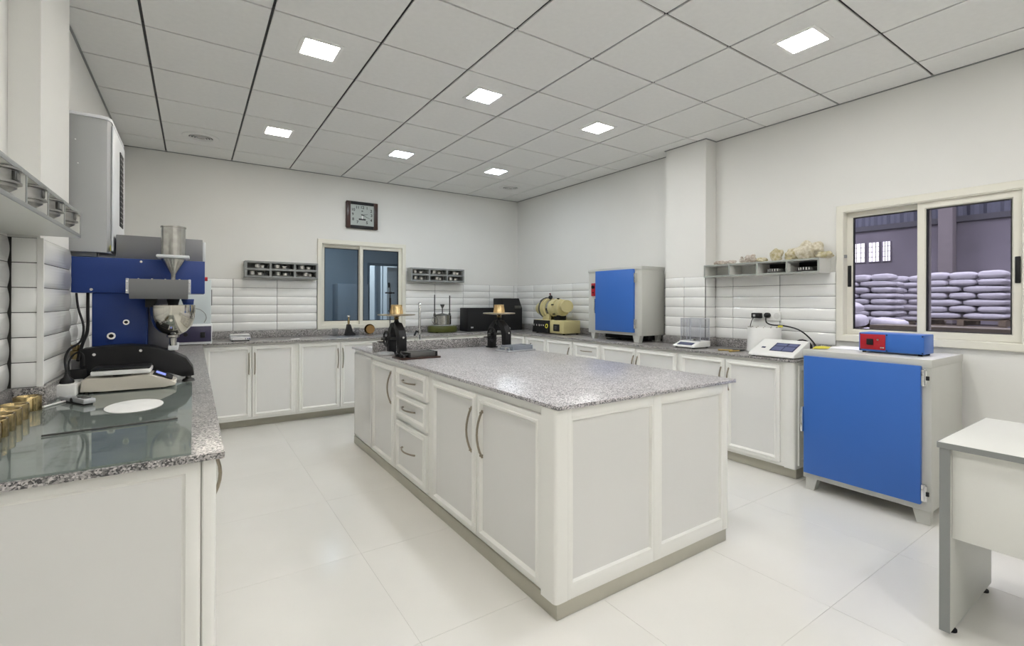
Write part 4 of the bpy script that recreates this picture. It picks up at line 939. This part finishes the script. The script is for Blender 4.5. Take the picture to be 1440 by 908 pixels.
g = G(); g.cyl((2.76, 6.055, 1.235), (3.02, 6.055, 1.235), .003, seg=6); obj('cross_wire', g, DSTEEL, t)
t = thing('black_cabinet', 'long low black box on the back worktop left of the taller one', 'box', (3.52, 6.08, ZW))
g = G(); g.box(3.25, 3.84, 5.97, 6.22, ZW+.001, 1.255, .012); b = obj('case', g, BLACKM, t)
g = G(); g.box(3.30, 3.34, 5.966, 5.9698, .965, .985); obj('badge', g, ALU, b)
g = G(); g.box(3.26, 3.83, 5.965, 5.9698, 1.235, 1.240); obj('lid_seam', g, BLACK, b)
t = thing('black_cabinet', 'taller black box with chamfered top and recessed grip in the far corner', 'box', (4.02, 6.05, ZW))
g = G(); g.prism([(3.845, .917), (4.205, .917), (4.205, 1.25), (4.145, 1.395), (3.845, 1.395)], 5.98, 6.25, 'y', .008); b = obj('case', g, BLACKM, t)
g = G(); g.box(4.06, 4.18, 5.972, 5.9795, 1.245, 1.285, .003); g.box(4.075, 4.165, 5.968, 5.972, 1.258, 1.27, .001); obj('grip', g, DSTEEL, b)

# ------------------------------------------------------------------ yellow-cream machine on right worktop
t = thing('abrasion_machine', 'cream-yellow motor-driven drum machine on a base with dark control panel', 'machine', (4.05, 5.03, ZW), local=True, rz=0)
# local axes: x depth (towards wall +), y along wall; camera looks from -x,-y
def L(o_, g_, n_, M_, p_=None, ang=40): return obj(n_, g_, M_, p_ or t, ang)
g = G(); g.prism([(-.33, .012), (.235, .012), (.235, .175), (.16, .190), (-.235, .190), (-.26, .175)], -.12, .16, 'x', .004)
bs = None
# base box: long side along y, far end = dark sloped control face on -x side
g.b.free(); g = G(); g.box(-.13, .16, -.30, .33, .014, .185, .008); bs = L(0, g, 'base', CREAM)
g = G(); g.prism([(-.168, .014), (-.1305, .014), (-.1305, .180), (-.142, .180)], -.02, .33, 'y', .003); cp = L(0, g, 'control_panel', BLACK)
for y, r in ((.29, .017), (.23, .012), (.17, .015), (.125, .011), (.08, .011)):
    g = G(); g.cyl((-.154, y, .115), (-.168, y, .113), r, seg=12); L(0, g, 'knob', CHROME if r > .01 else BLACKM, cp)
g = G(); g.lathe((-.152, .025, .105), [(.018, 0), (.030, 0), (.030, .004), (.018, .004)], 20, axis=(-1, 0, .1)); L(0, g, 'dial_ring', YELL, cp)
g = G(); g.box(-.140, -.1305, -.22, -.10, .045, .135, .002); vp = L(0, g, 'vent_plate', BLACKM)
g = G(); g.box(-.148, -.1402, -.185, -.135, .065, .115, .002); L(0, g, 'vent_inset', DSTEEL, vp)
for (x, y) in ((-.10, -.27), (-.10, .30), (.13, -.27), (.13, .30)):
    g = G(); g.cyl((x, y, 0.0003), (x, y, .0145), .016, seg=12); L(0, g, 'foot', BLACKM, bs)
# carrying bracket and drum: drum axis mostly along y with rise, ends facing camera side
g = G(); g.prism([(.06, .185), (.20, .185), (.13, .36), (.03, .36)], -.09, -.05, 'x', .004); g.prism([(-.10, .185), (.20, .185), (.13, .36), (-.04, .36)], .06, .10, 'x', .004); br = L(0, g, 'bracket', CREAM)
ax = Vector((.05, .98, -.03)).normalized(); ctr = Vector((0, .06, .345))
g = G(); g.lathe(ctr-ax*.03, [(0, -.20), (.092, -.20), (.110, -.185), (.110, -.10), (.125, -.095), (.125, -.06), (.118, -.055), (.118, .08), (.138, .085), (.138, .12), (.118, .125), (.118, .16), (.138, .165), (.138, .21), (.115, .215), (.100, .23), (.092, .33), (.075, .37), (.03, .39), (0, .39)], 40, axis=ax); dr = L(0, g, 'drum', CREAM)
g = G(); g.lathe(ctr-ax*.03, [(.1385, .172), (.142, .174), (.142, .203), (.1385, .205)], 40, axis=ax); L(0, g, 'clamp_band', DSTEEL, dr)
g = G(); g.lathe(ctr-ax*.03, [(.1185, .02), (.121, .02), (.121, .07), (.1185, .07)], 40, axis=ax); L(0, g, 'steel_band', STEEL, dr)
e = ctr-ax*.23
g = G(); g.lathe(e, [(0, -.02), (.078, -.02), (.082, -.015), (.082, .06), (0, .06)], 32, axis=Vector((.45, .88, 0)).normalized()); bmesh.ops.translate(g.b, verts=g.b.verts, vec=(-.045, -.11, .02)); L(0, g, 'end_cap', CREAM)
for k in range(6):
    a = 2*PI*k/6+.3; q = Vector((0, 0, 1)).rotation_difference(ax); p = e+ax*.10+q @ Vector((.127*math.cos(a), .127*math.sin(a), 0))
    g = G(); g.cyl(p-ax*.02, p+ax*.02, .009, seg=8); L(0, g, 'bolt', BLACKM, dr)
g = G(); g.lathe((-.02, .10, .475), [(0, 0), (.022, 0), (.030, .015), (.030, .030), (.015, .045), (0, .046)], 16, axis=(-.5, -.2, .85)); kn = L(0, g, 'clamp_knob', BLACK)
g = G(); g.cyl((.02, .13, .46), (0, .14, .535), .009, seg=10); g.cyl((0, .14, .535), (-.004, .142, .55), .012, seg=10); L(0, g, 'lever', mat('maroon', (.10, .01, .02), .4), kn)
g = G(); g.tube([(.02, .17, .475), (.0, .24, .485), (-.01, .33, .450), (0, .36, .43)], .009); L(0, g, 'lever_arm', DSTEEL, dr)
g = G(); g.box(-.06, .06, -.13, -.02, .186, .25, .006); L(0, g, 'motor_mount', BLACKM)
t.location = (4.10, 5.02, ZW+.0002)

# ------------------------------------------------------------------ right worktop things
t = thing('analytical_balance', 'white precision balance with clear glass draught shield in front of the pillar', 'balance', (4.02, 2.86, ZW), local=True)
g = G(); g.prism([(-.155, .010), (-.155, .024), (-.050, .062), (.10, .066), (.10, .010)], -.115, .115, 'y', .004); hb = L(0, g, 'housing', WHITE)
g = G(); g.prism([(-.140, .0305), (-.085, .0505), (-.086, .0525), (-.141, .0325)], -.08, .08, 'y'); L(0, g, 'display', SCREEN, hb)
g = G()
for (a, b, c, d) in ((-.045, -.043, -.105, .105), (.093, .095, -.105, .105)): g.box(a, b, c, d, .066, .275)
for y in (-.107, .105): g.box(-.045, .095, y, y+.002, .066, .275)
sh = L(0, g, 'draught_shield', CLEAR)
g = G()
for (x, y) in ((-.044, -.106), (-.044, .106), (.094, -.106), (.094, .106), (-.044, 0), (-.044, .04)): g.box(x-.0028, x+.0028, y-.0028, y+.0028, .066, .277)
for y in (-.106, .106): g.box(-.044, .094, y-.003, y+.003, .274, .279)
for x in (-.044, .094): g.box(x-.003, x+.003, -.106, .106, .274, .279)
L(0, g, 'shield_frame', mat('frame_grey', (.45, .46, .50), .4), sh)
g = G(); g.lathe((.02, 0, .066), [(0, 0), (.012, 0), (.012, .010), (.042, .014), (.044, .018), (0, .018)], 28); L(0, g, 'pan', STEEL)
for (x, y) in ((-.13, -.09), (-.13, .09), (.08, -.09), (.08, .09)):
    g = G(); g.cyl((x, y, 0), (x, y, .011), .012, seg=10); L(0, g, 'foot', BLACKM, hb)
t.location = (4.035, 2.835-.165+.13, ZW); t.location = (4.015, 2.80, ZW); 
t.location = (3.985, 2.815, ZW)
for i, (a, b, lab) in enumerate((((3.90, 2.50, .9225), (4.02, 2.38, .9225), 'longer yellow-handled brush on the right worktop'), ((3.87, 2.375, .9225), (4.06, 2.36, .9225), 'shorter yellow-handled brush beside the kettle'))):
    A = Vector(a); B = Vector(b); t = thing('hand_brush', lab, 'brush', a, 'yellow brushes on the right worktop')
    g = G(); g.cyl(A, A+(B-A)*.7, .0075, .0055, seg=10); obj('handle', g, WOODY, t)
    g = G(); g.cyl(A+(B-A)*.7, A+(B-A)*.85, .0072, seg=10); obj('ferrule', g, BLACKM, t)
    g = G(); g.cyl(A+(B-A)*.85, B+(B-A)*.1, .0072, .004, seg=10); obj('bristles', g, BLACKM, t)
t = thing('sterilizer', 'tall round white vessel with a slotted rim beside the sloping console', 'steriliser', (4.165, 2.23, ZW))
c = (4.165, 2.23)
g = G(); g.lathe((*c, ZW), [(0, 0), (.135, 0), (.142, .006), (.136, .05), (.132, .205), (.130, .213), (.121, .213), (.121, .16), (0, .16)], 48); b = obj('vessel', g, WHITE, t)
for k in range(14):
    a = 2*PI*k/14; p = Vector((c[0]+.125*math.cos(a), c[1]+.125*math.sin(a), ZW+.2135))
    g = G(); g.box(-.007, .007, -.004, .004, 0, .006, .001, T=Matrix.Translation(p) @ Matrix.Rotation(a, 4, 'Z')); obj('rim_peg', g, mat('peg_grey', (.35, .33, .28), .5) if k == 0 else bpy.data.materials['peg_grey'], b)
g = G(); g.box(4.225, 4.255, 2.115, 2.145, ZW+.2135, ZW+.232, .003); obj('yellow_tag', g, YELL, b)
t = thing('control_console', 'white sloping console with dark blue screen at the near end of the right worktop', 'console', (3.87, 1.93, ZW))
# slopes up away from the camera side: low front (-x), high back (+x)
g = G(); g.prism([(3.760, .922), (3.760, .936), (3.768, .946), (4.005, 1.043), (4.02, 1.043), (4.02, .922)], 1.79, 2.145, 'y', .007); hb = obj('housing', g, WHITE, t)
sl = lambda x: .946+(x-3.768)*(1.043-.946)/(4.005-3.768)
def slab(g, xa, xb, ya, yb, h0, h1): g.prism([(xa, sl(xa)+h0), (xb, sl(xb)+h0), (xb, sl(xb)+h1), (xa, sl(xa)+h1)], ya, yb, 'y')
g = G(); slab(g, 3.815, 3.945, 1.825, 2.005, .0005, .0025); sc = obj('screen', g, SCREEN, t)
M_ = mat('screen_blue', (.12, .14, .28), .2)
for (xa, xb, ya, yb) in ((3.90, 3.935, 1.835, 1.90), (3.90, 3.935, 1.915, 1.995), (3.825, 3.885, 1.835, 1.91), (3.825, 3.885, 1.92, 1.995)):
    g = G(); slab(g, xa, xb, ya, yb, .0026, .0034); obj('screen_field', g, M_, sc)
g = G(); slab(g, 3.85, 3.868, 2.055, 2.085, .0005, .003); obj('emblem', g, SCREEN, hb)
for (x, y) in ((3.785, 1.82), (3.785, 2.11), (3.99, 1.82), (3.99, 2.11)):
    g = G(); g.cyl((x, y, ZW), (x, y, .9225), .012, seg=10); obj('foot', g, BLACKM, t)
t = thing('wall_socket', 'white double wall socket on the tiles above the kettle-like vessel', 'socket', (4.325, 2.31, 1.22))
g = G(); g.box(4.318, 4.329, 2.17, 2.42, 1.185, 1.268, .003); obj('plate', g, WHITE, t)
for y in (2.36, 2.275, 2.20):
    g = G(); g.lathe((4.3178, y, 1.227), [(0, 0), (.026, 0), (.028, .002), (0, .002)], 24, axis=(-1, 0, 0)); obj('outlet', g, mat('outlet', (.7, .7, .68), .4), t)
g = G(); g.box(4.262, 4.315, 2.325, 2.405, 1.205, 1.252, .007); p = obj('adapter', g, BLACK); tag(p, 'rectangular black adapter in the left outlet of the wall socket', 'plug')
g = G(); g.box(4.2605, 4.2618, 2.365, 2.385, 1.218, 1.238); obj('rating_label', g, mat('grey_label', (.4, .4, .4), .5), p)
g = G(); g.lathe((4.315, 2.275, 1.232), [(0, 0), (.024, 0), (.024, .030), (.012, .040), (0, .041)], 20, axis=(-1, 0, 0)); tag(obj('plug', g, BLACK), 'round black plug in the right outlet of the wall socket', 'plug')
g = G(); g.tube([(4.275, 2.39, 1.205), (4.27, 2.405, 1.17), (4.27, 2.415, 1.11), (4.27, 2.40, 1.0), (4.27, 2.36, .925)], .0035); tag(obj('cable', g, BLACKM), 'thin cable dropping from the rectangular adapter', 'cable')
g = G(); g.tube([(4.277, 2.275, 1.215), (4.275, 2.27, 1.17), (4.275, 2.22, 1.148), (4.27, 2.12, 1.145), (4.25, 1.99, 1.12), (4.24, 1.90, 1.06), (4.22, 1.84, .99), (4.15, 1.84, .93)], .006); tag(obj('cable', g, BLACKM), 'black cable running from the round plug behind the vessel', 'cable')
for k in range(3):
    c_ = Vector((4.20, 1.93, 1.0)); R_ = .058-.010*k
    g = G(); n = 20
    pts = [c_+Vector((.012*k, R_*1.25*math.cos(2*PI*i/n), R_*math.sin(2*PI*i/n)+.0)) for i in range(n+1)]
    lowest = min(p.z for p in pts); pts = [p+Vector((0, 0, .921-lowest)) for p in pts]
    g.tube(pts, .0055, 8, 1); tag(obj('cable_loop', g, BLACKM), ('outermost', 'middle', 'innermost')[k]+' loop of the coiled black cable behind the console', 'cable', 'coiled cable loops behind the console')

# ------------------------------------------------------------------ beyond the back window: small blue-grey room
y0, y1 = YB+TH, 9.2
g = G(); g.box(-.6, 5.2, y0, y1, -.05, 0); struct('floor', g, CONCF)
g = G(); g.box(-.6, 5.2, y0, y1+2.2, 2.9, 2.95); struct('ceiling', g, BR_W)
g = G(); g.box(-.7, -.6, y0, y1+2.2, 0, 2.9); struct('wall_left', g, BR_W)
g = G(); g.box(5.2, 5.3, y0, y1+2.2, 0, 2.9); struct('wall_right', g, BR_W)
g = G(); g.box(-.6, 2.84, y1, y1+.12, 0, 2.9); g.box(3.52, 5.2, y1, y1+.12, 0, 2.9); g.box(2.84, 3.52, y1, y1+.12, 2.05, 2.9); struct('wall_back', g, BR_W)
g = G(); g.box(-.6, 5.2, y1+2.1, y1+2.2, 0, 2.9); struct('wall_back', g, WALL)
g = G(); g.rings(lambda u, z, n: Vector((2.80+u, y1-n, z)), .76, 2.09, [(0, 0), (0, .02), (.04, .02), (.04, -.12)], z0=0); struct('trim_2', g, mat('door_trim', (.16, .2, .24), .5))
g = G(); g.box(3.07, 3.16, y1+.3, y1+.4, 0, 2.9); g.box(3.20, 3.215, y1+.3, y1+.32, 0, 2.9); tag(obj('passage_post', g, BR_W), 'pale blue upright post in the lit passage behind the back window', 'post')
t = thing('door_leaf', 'half open white door with dark lock beyond the back window', 'door', (3.30, y1+.1, .01))
g = G(); g.box(3.245, 3.50, y1+.13, y1+.17, .01, 2.03, .003); d = obj('leaf', g, WHITE, t)
g = G(); g.box(3.25, 3.29, y1+.10, y1+.1298, 1.62, 1.72, .004); obj('lock', g, DSTEEL, d)
t = thing('locker', 'low dim blue cupboard seen through the left pane of the back window', 'cupboard', (2.42, 8.9, 0))  # cupboard added in place of a faint outline reflected in the pane
g = G(); g.box(2.15, 2.70, 8.80, 9.19, .001, 1.66, .004); obj('body', g, mat('locker_blue', (.30, .34, .38), .5), t)
g = G(); g.box(2.16, 2.69, 8.785, 8.7995, .05, 1.64, .003); obj('door', g, mat('locker_door', (.32, .36, .40), .5), t)
ld = bpy.data.lights.new('passage_lamp', 'AREA'); ld.energy = 40; ld.size = .8; ld.color = (.86, .93, 1)
lo = bpy.data.objects.new('passage_lamp', ld); COL.objects.link(lo); lo.location = (3.2, y1+1.2, 2.85)
ld = bpy.data.lights.new('blue_room_lamp', 'AREA'); ld.energy = BACKROOM; ld.size = .8; ld.color = (.80, .9, 1)
lo = bpy.data.objects.new('blue_room_lamp', ld); COL.objects.link(lo); lo.location = (1.6, 7.8, 2.85)

# ------------------------------------------------------------------ beyond the right window: warehouse
x0 = XR+TH
g = G(); g.box(x0, 16, -5, 13, -.1, -.001); struct('floor', g, CONCF)
g = G(); g.box(x0, 16, -5, 13, 6.5, 6.6); struct('ceiling', g, CLAD)
g = G(); g.box(16, 16.2, -5, 13, 0, 3.42); WW = struct('wall_right', g, CONC)
g = G(); n = 60
pts = []
for k in range(n*4+1):
    y = -5+18*k/(n*4); pts.append((y, .0 if (k % 4) in (0, 1) else .05))
for (a, b), (c, d) in zip(pts, pts[1:]):
    v = [g.b.verts.new(p) for p in ((16.1+b, a, 3.42), (16.1+d, c, 3.42), (16.1+d, c, 6.5), (16.1+b, a, 6.5))]; g.b.faces.new(v)
o = obj('cladding_sheet', g, CLAD, WW)
g = G(); g.box(15.93, 16.1, -5, 13, 3.38, 3.52); obj('girt', g, mat('girt', (.10, .10, .11), .6), WW)
g = G(); g.box(x0, 16, -5.2, -5, 0, 6.5); struct('wall_front', g, CONC)
g = G(); g.box(x0, 16, 13, 13.2, 0, 6.5); struct('wall_back', g, CONC)
g = G(); g.box(15.6, 15.92, 3.69, 3.97, 0, 6.49, .01); tag(obj('concrete_column', g, mat('column_grey', (.30, .27, .27), .8, var=.1)), 'upright concrete column behind the stacked sacks', 'column')
WG = emit('daylit_glass', (1, .96, .98), 5.0)
for i, (ya, yb) in enumerate(((5.66, 5.98), (5.32, 5.59), (5.06, 5.26))):
    g = G(); g.rings(lambda u, z, n: Vector((16-n, yb-u, z)), yb-ya, .57, [(0, 0), (0, .03), (.02, .03), (.02, 0)], z0=2.49); f = obj('far_window', g, mat('far_frame', (.3, .28, .3), .6), WW)
    g = G(); g.box(15.985, 15.995, ya+.02, yb-.02, 2.51, 3.04); obj('pane', g, WG, f)
    g = G()
    for k in (1, 2, 3): z = 2.49+.57*k/4; g.box(15.965, 15.984, ya+.02, yb-.02, z-.008, z+.008)
    for k in (1, 2): y = ya+(yb-ya)*k/3; g.box(15.965, 15.984, y-.008, y+.008, 2.51, 3.04)
    obj('glazing_bar', g, bpy.data.materials['far_frame'], f)
# sacks
def sack_mesh(L_, W_, H_, seed):
    rnd = random.Random(seed); b = bmesh.new(); bmesh.ops.create_cube(b, size=2)
    bmesh.ops.subdivide_edges(b, edges=b.edges[:], cuts=5, use_grid_fill=True)
    ph = [rnd.uniform(0, 6) for _ in range(6)]
    for v in b.verts:
        x, y, z = v.co
        r = (abs(x)**5+abs(y)**5+abs(z)**5)**.2 or 1
        x, y, z = x/r, y/r, z/r
        pinch = 1-.30*abs(x)**4*0-.25*abs(y)**6
        wv = .04*math.sin(3*x+ph[0])+.04*math.sin(4*y+ph[1])+.03*math.sin(7*y+5*x+ph[2])
        zz = z*pinch*(1-.18*abs(y)**3-.10*abs(x)**3)
        v.co = (x*W_/2*(1+.02*math.sin(5*z+ph[3])), y*L_/2*(1+.015*math.sin(4*z+ph[4])), zz*H_/2*1.02*(1+wv))
    me = bpy.data.meshes.new('sack'); b.to_mesh(me); b.free(); me.materials.append(SACK)
    me.polygons.foreach_set('use_smooth', [True]*len(me.polygons)); return me
SM = [sack_mesh(.555, .40, .110, s) for s in range(4)]; SS = [sack_mesh(.365, .40, .110, 10+s) for s in range(3)]
def sack(x, y, z, label, group, short=False, rx=0, rz=0, sc=(1, 1, 1)):
    me = random.choice(SS if short else SM); o = bpy.data.objects.new('sack', me); COL.objects.link(o)
    o.location = (x, y, z); o.rotation_euler = (rx, random.uniform(-.03, .03), rz+random.uniform(-.04, .04)); o.scale = sc
    tag(o, label, 'sack', group)
def pallet(xc, yc, z, w_, label):
    t = thing('pallet', label, 'pallet', (xc, yc, z), 'pallets under the sacks')
    for k in range(4):
        g = G(); xx = xc-.55+.3*k+.05; g.box(xx, xx+.16, yc-w_/2, yc+w_/2, z+.115, z+.135); obj('deck_board', g, PALL, t)
    for k in range(3):
        g = G(); yy = yc-w_/2+.05+k*(w_-.1)/2; g.box(xc-.54, xc+.54, yy-.045, yy+.045, z+.02, z+.114); obj('bearer', g, PALL, t)
    for k in range(2):
        g = G(); xx = xc-.55+.9*k+.02; g.box(xx, xx+.10, yc-w_/2, yc+w_/2, z+.001, z+.019); obj('bottom_board', g, PALL, t)
ords = ['bottom', 'second', 'third', 'fourth', 'fifth', 'sixth', 'seventh']
def stack(xc, ya, yb, z, rows, where, depth=2, top=True, dz=.120):
    w_ = yb-ya
    for r in range(rows):
        zz = z+.137+dz*(r+.5)
        n = 3 if r % 2 else 2
        for dpt in range(depth):
            for k in range(n):
                nm = ('right', 'middle', 'left')[k] if n == 3 else ('right', 'left')[k]
                sack(xc-.33+.42*dpt, ya+w_*(k+.5)/n, zz, '%s %ssack in %s layer of the %s' % (nm, 'rear ' if dpt else '', ords[r], where), 'sacks in the %s' % where, n == 3, sc=(1, w_/1.14, dz/.120))
    if top:
        zz = z+.137+dz*rows+.072
        for k, dy in enumerate((.83, .50, .165)):
            sack(xc-.30, ya+w_*dy, zz-(.008 if k == 1 else 0), '%s plump sack lying on top of the %s' % (('left', 'middle', 'right')[k], where), 'top sacks of the %s' % where, True, sc=(1.05, 1.02, 1.25))
pallet(11.98, 2.60, 0, 1.16, 'lower right wooden pallet on the warehouse floor')
stack(11.98, 2.02, 3.17, 0, 6, 'lower right warehouse stack', depth=1, top=False, dz=.130)
pallet(11.98, 2.60, .918, 1.16, 'upper wooden pallet under the right sack stack')
stack(11.98, 2.02, 3.17, .918, 6, 'upper right warehouse stack')
pallet(11.98, 4.19, 0, 1.16, 'lower left wooden pallet on the warehouse floor')
stack(11.98, 3.62, 4.76, 0, 6, 'lower left warehouse stack', depth=1, top=False, dz=.112)
pallet(11.98, 4.19, .811, 1.16, 'upper wooden pallet under the left sack stack')
stack(11.98, 3.62, 4.76, .811, 7, 'upper left warehouse stack')
pallet(13.2, 3.93, 0, 1.16, 'lower wooden pallet behind the others in the warehouse')
stack(13.2, 3.36, 4.5, 0, 6, 'lower rear warehouse stack', depth=1, top=False, dz=.112)
pallet(13.2, 3.93, .811, 1.16, 'upper wooden pallet under the rear sack stack')
stack(13.2, 3.36, 4.5, .811, 7, 'upper rear warehouse stack', depth=1)
# sloping heap near the bottom left of the window
pallet(8.8, 3.07, 0, 1.16, 'pallet under the near heap of sacks')
stack(8.8, 2.52, 3.62, 0, 7, 'near warehouse heap', depth=1, top=False)
sack(8.50, 3.31, 1.09, 'big slumped sack on top of the near heap, at the lower left of the window', 'slumped sacks', rx=.10, sc=(1.1, 1.1, 1.9))
sack(8.48, 2.70, 1.035, 'slumped sack sliding off the near heap to the right', 'slumped sacks', rx=.14, sc=(1.1, .7, 1.5))
sack(8.55, 3.32, 1.315, 'topmost slumped sack of the near heap', 'slumped sacks', rx=.28, sc=(1.0, .9, 1.3))
t = thing('low_bench', 'long brown-grey bench top just beyond the right window', 'bench', (6.1, 1.4, 0))
g = G(); g.box(5.95, 6.35, .2, 2.07, 1.06, 1.115, .004); obj('bench_top', g, mat('bench_brown', (.20, .17, .12), .7, var=.2), t)
for (x, y) in ((5.98, .25), (5.98, 1.99), (6.28, .25), (6.28, 1.99)):
    g = G(); g.box(x, x+.05, y, y+.05, .0005, 1.0598); obj('leg', g, PALL, t)
for (x, y, e, sz) in ((8.0, 2.0, WARE, 3.0), (12.5, 7.5, WARE*.8, 3.0), (13.2, -.5, WARE*.6, 3.0)):
    ld = bpy.data.lights.new('warehouse_lamp', 'AREA'); ld.energy = e; ld.size = sz; ld.color = (.97, .96, 1)
    lo = bpy.data.objects.new('warehouse_lamp', ld); COL.objects.link(lo); lo.location = (x, y, 6.3)
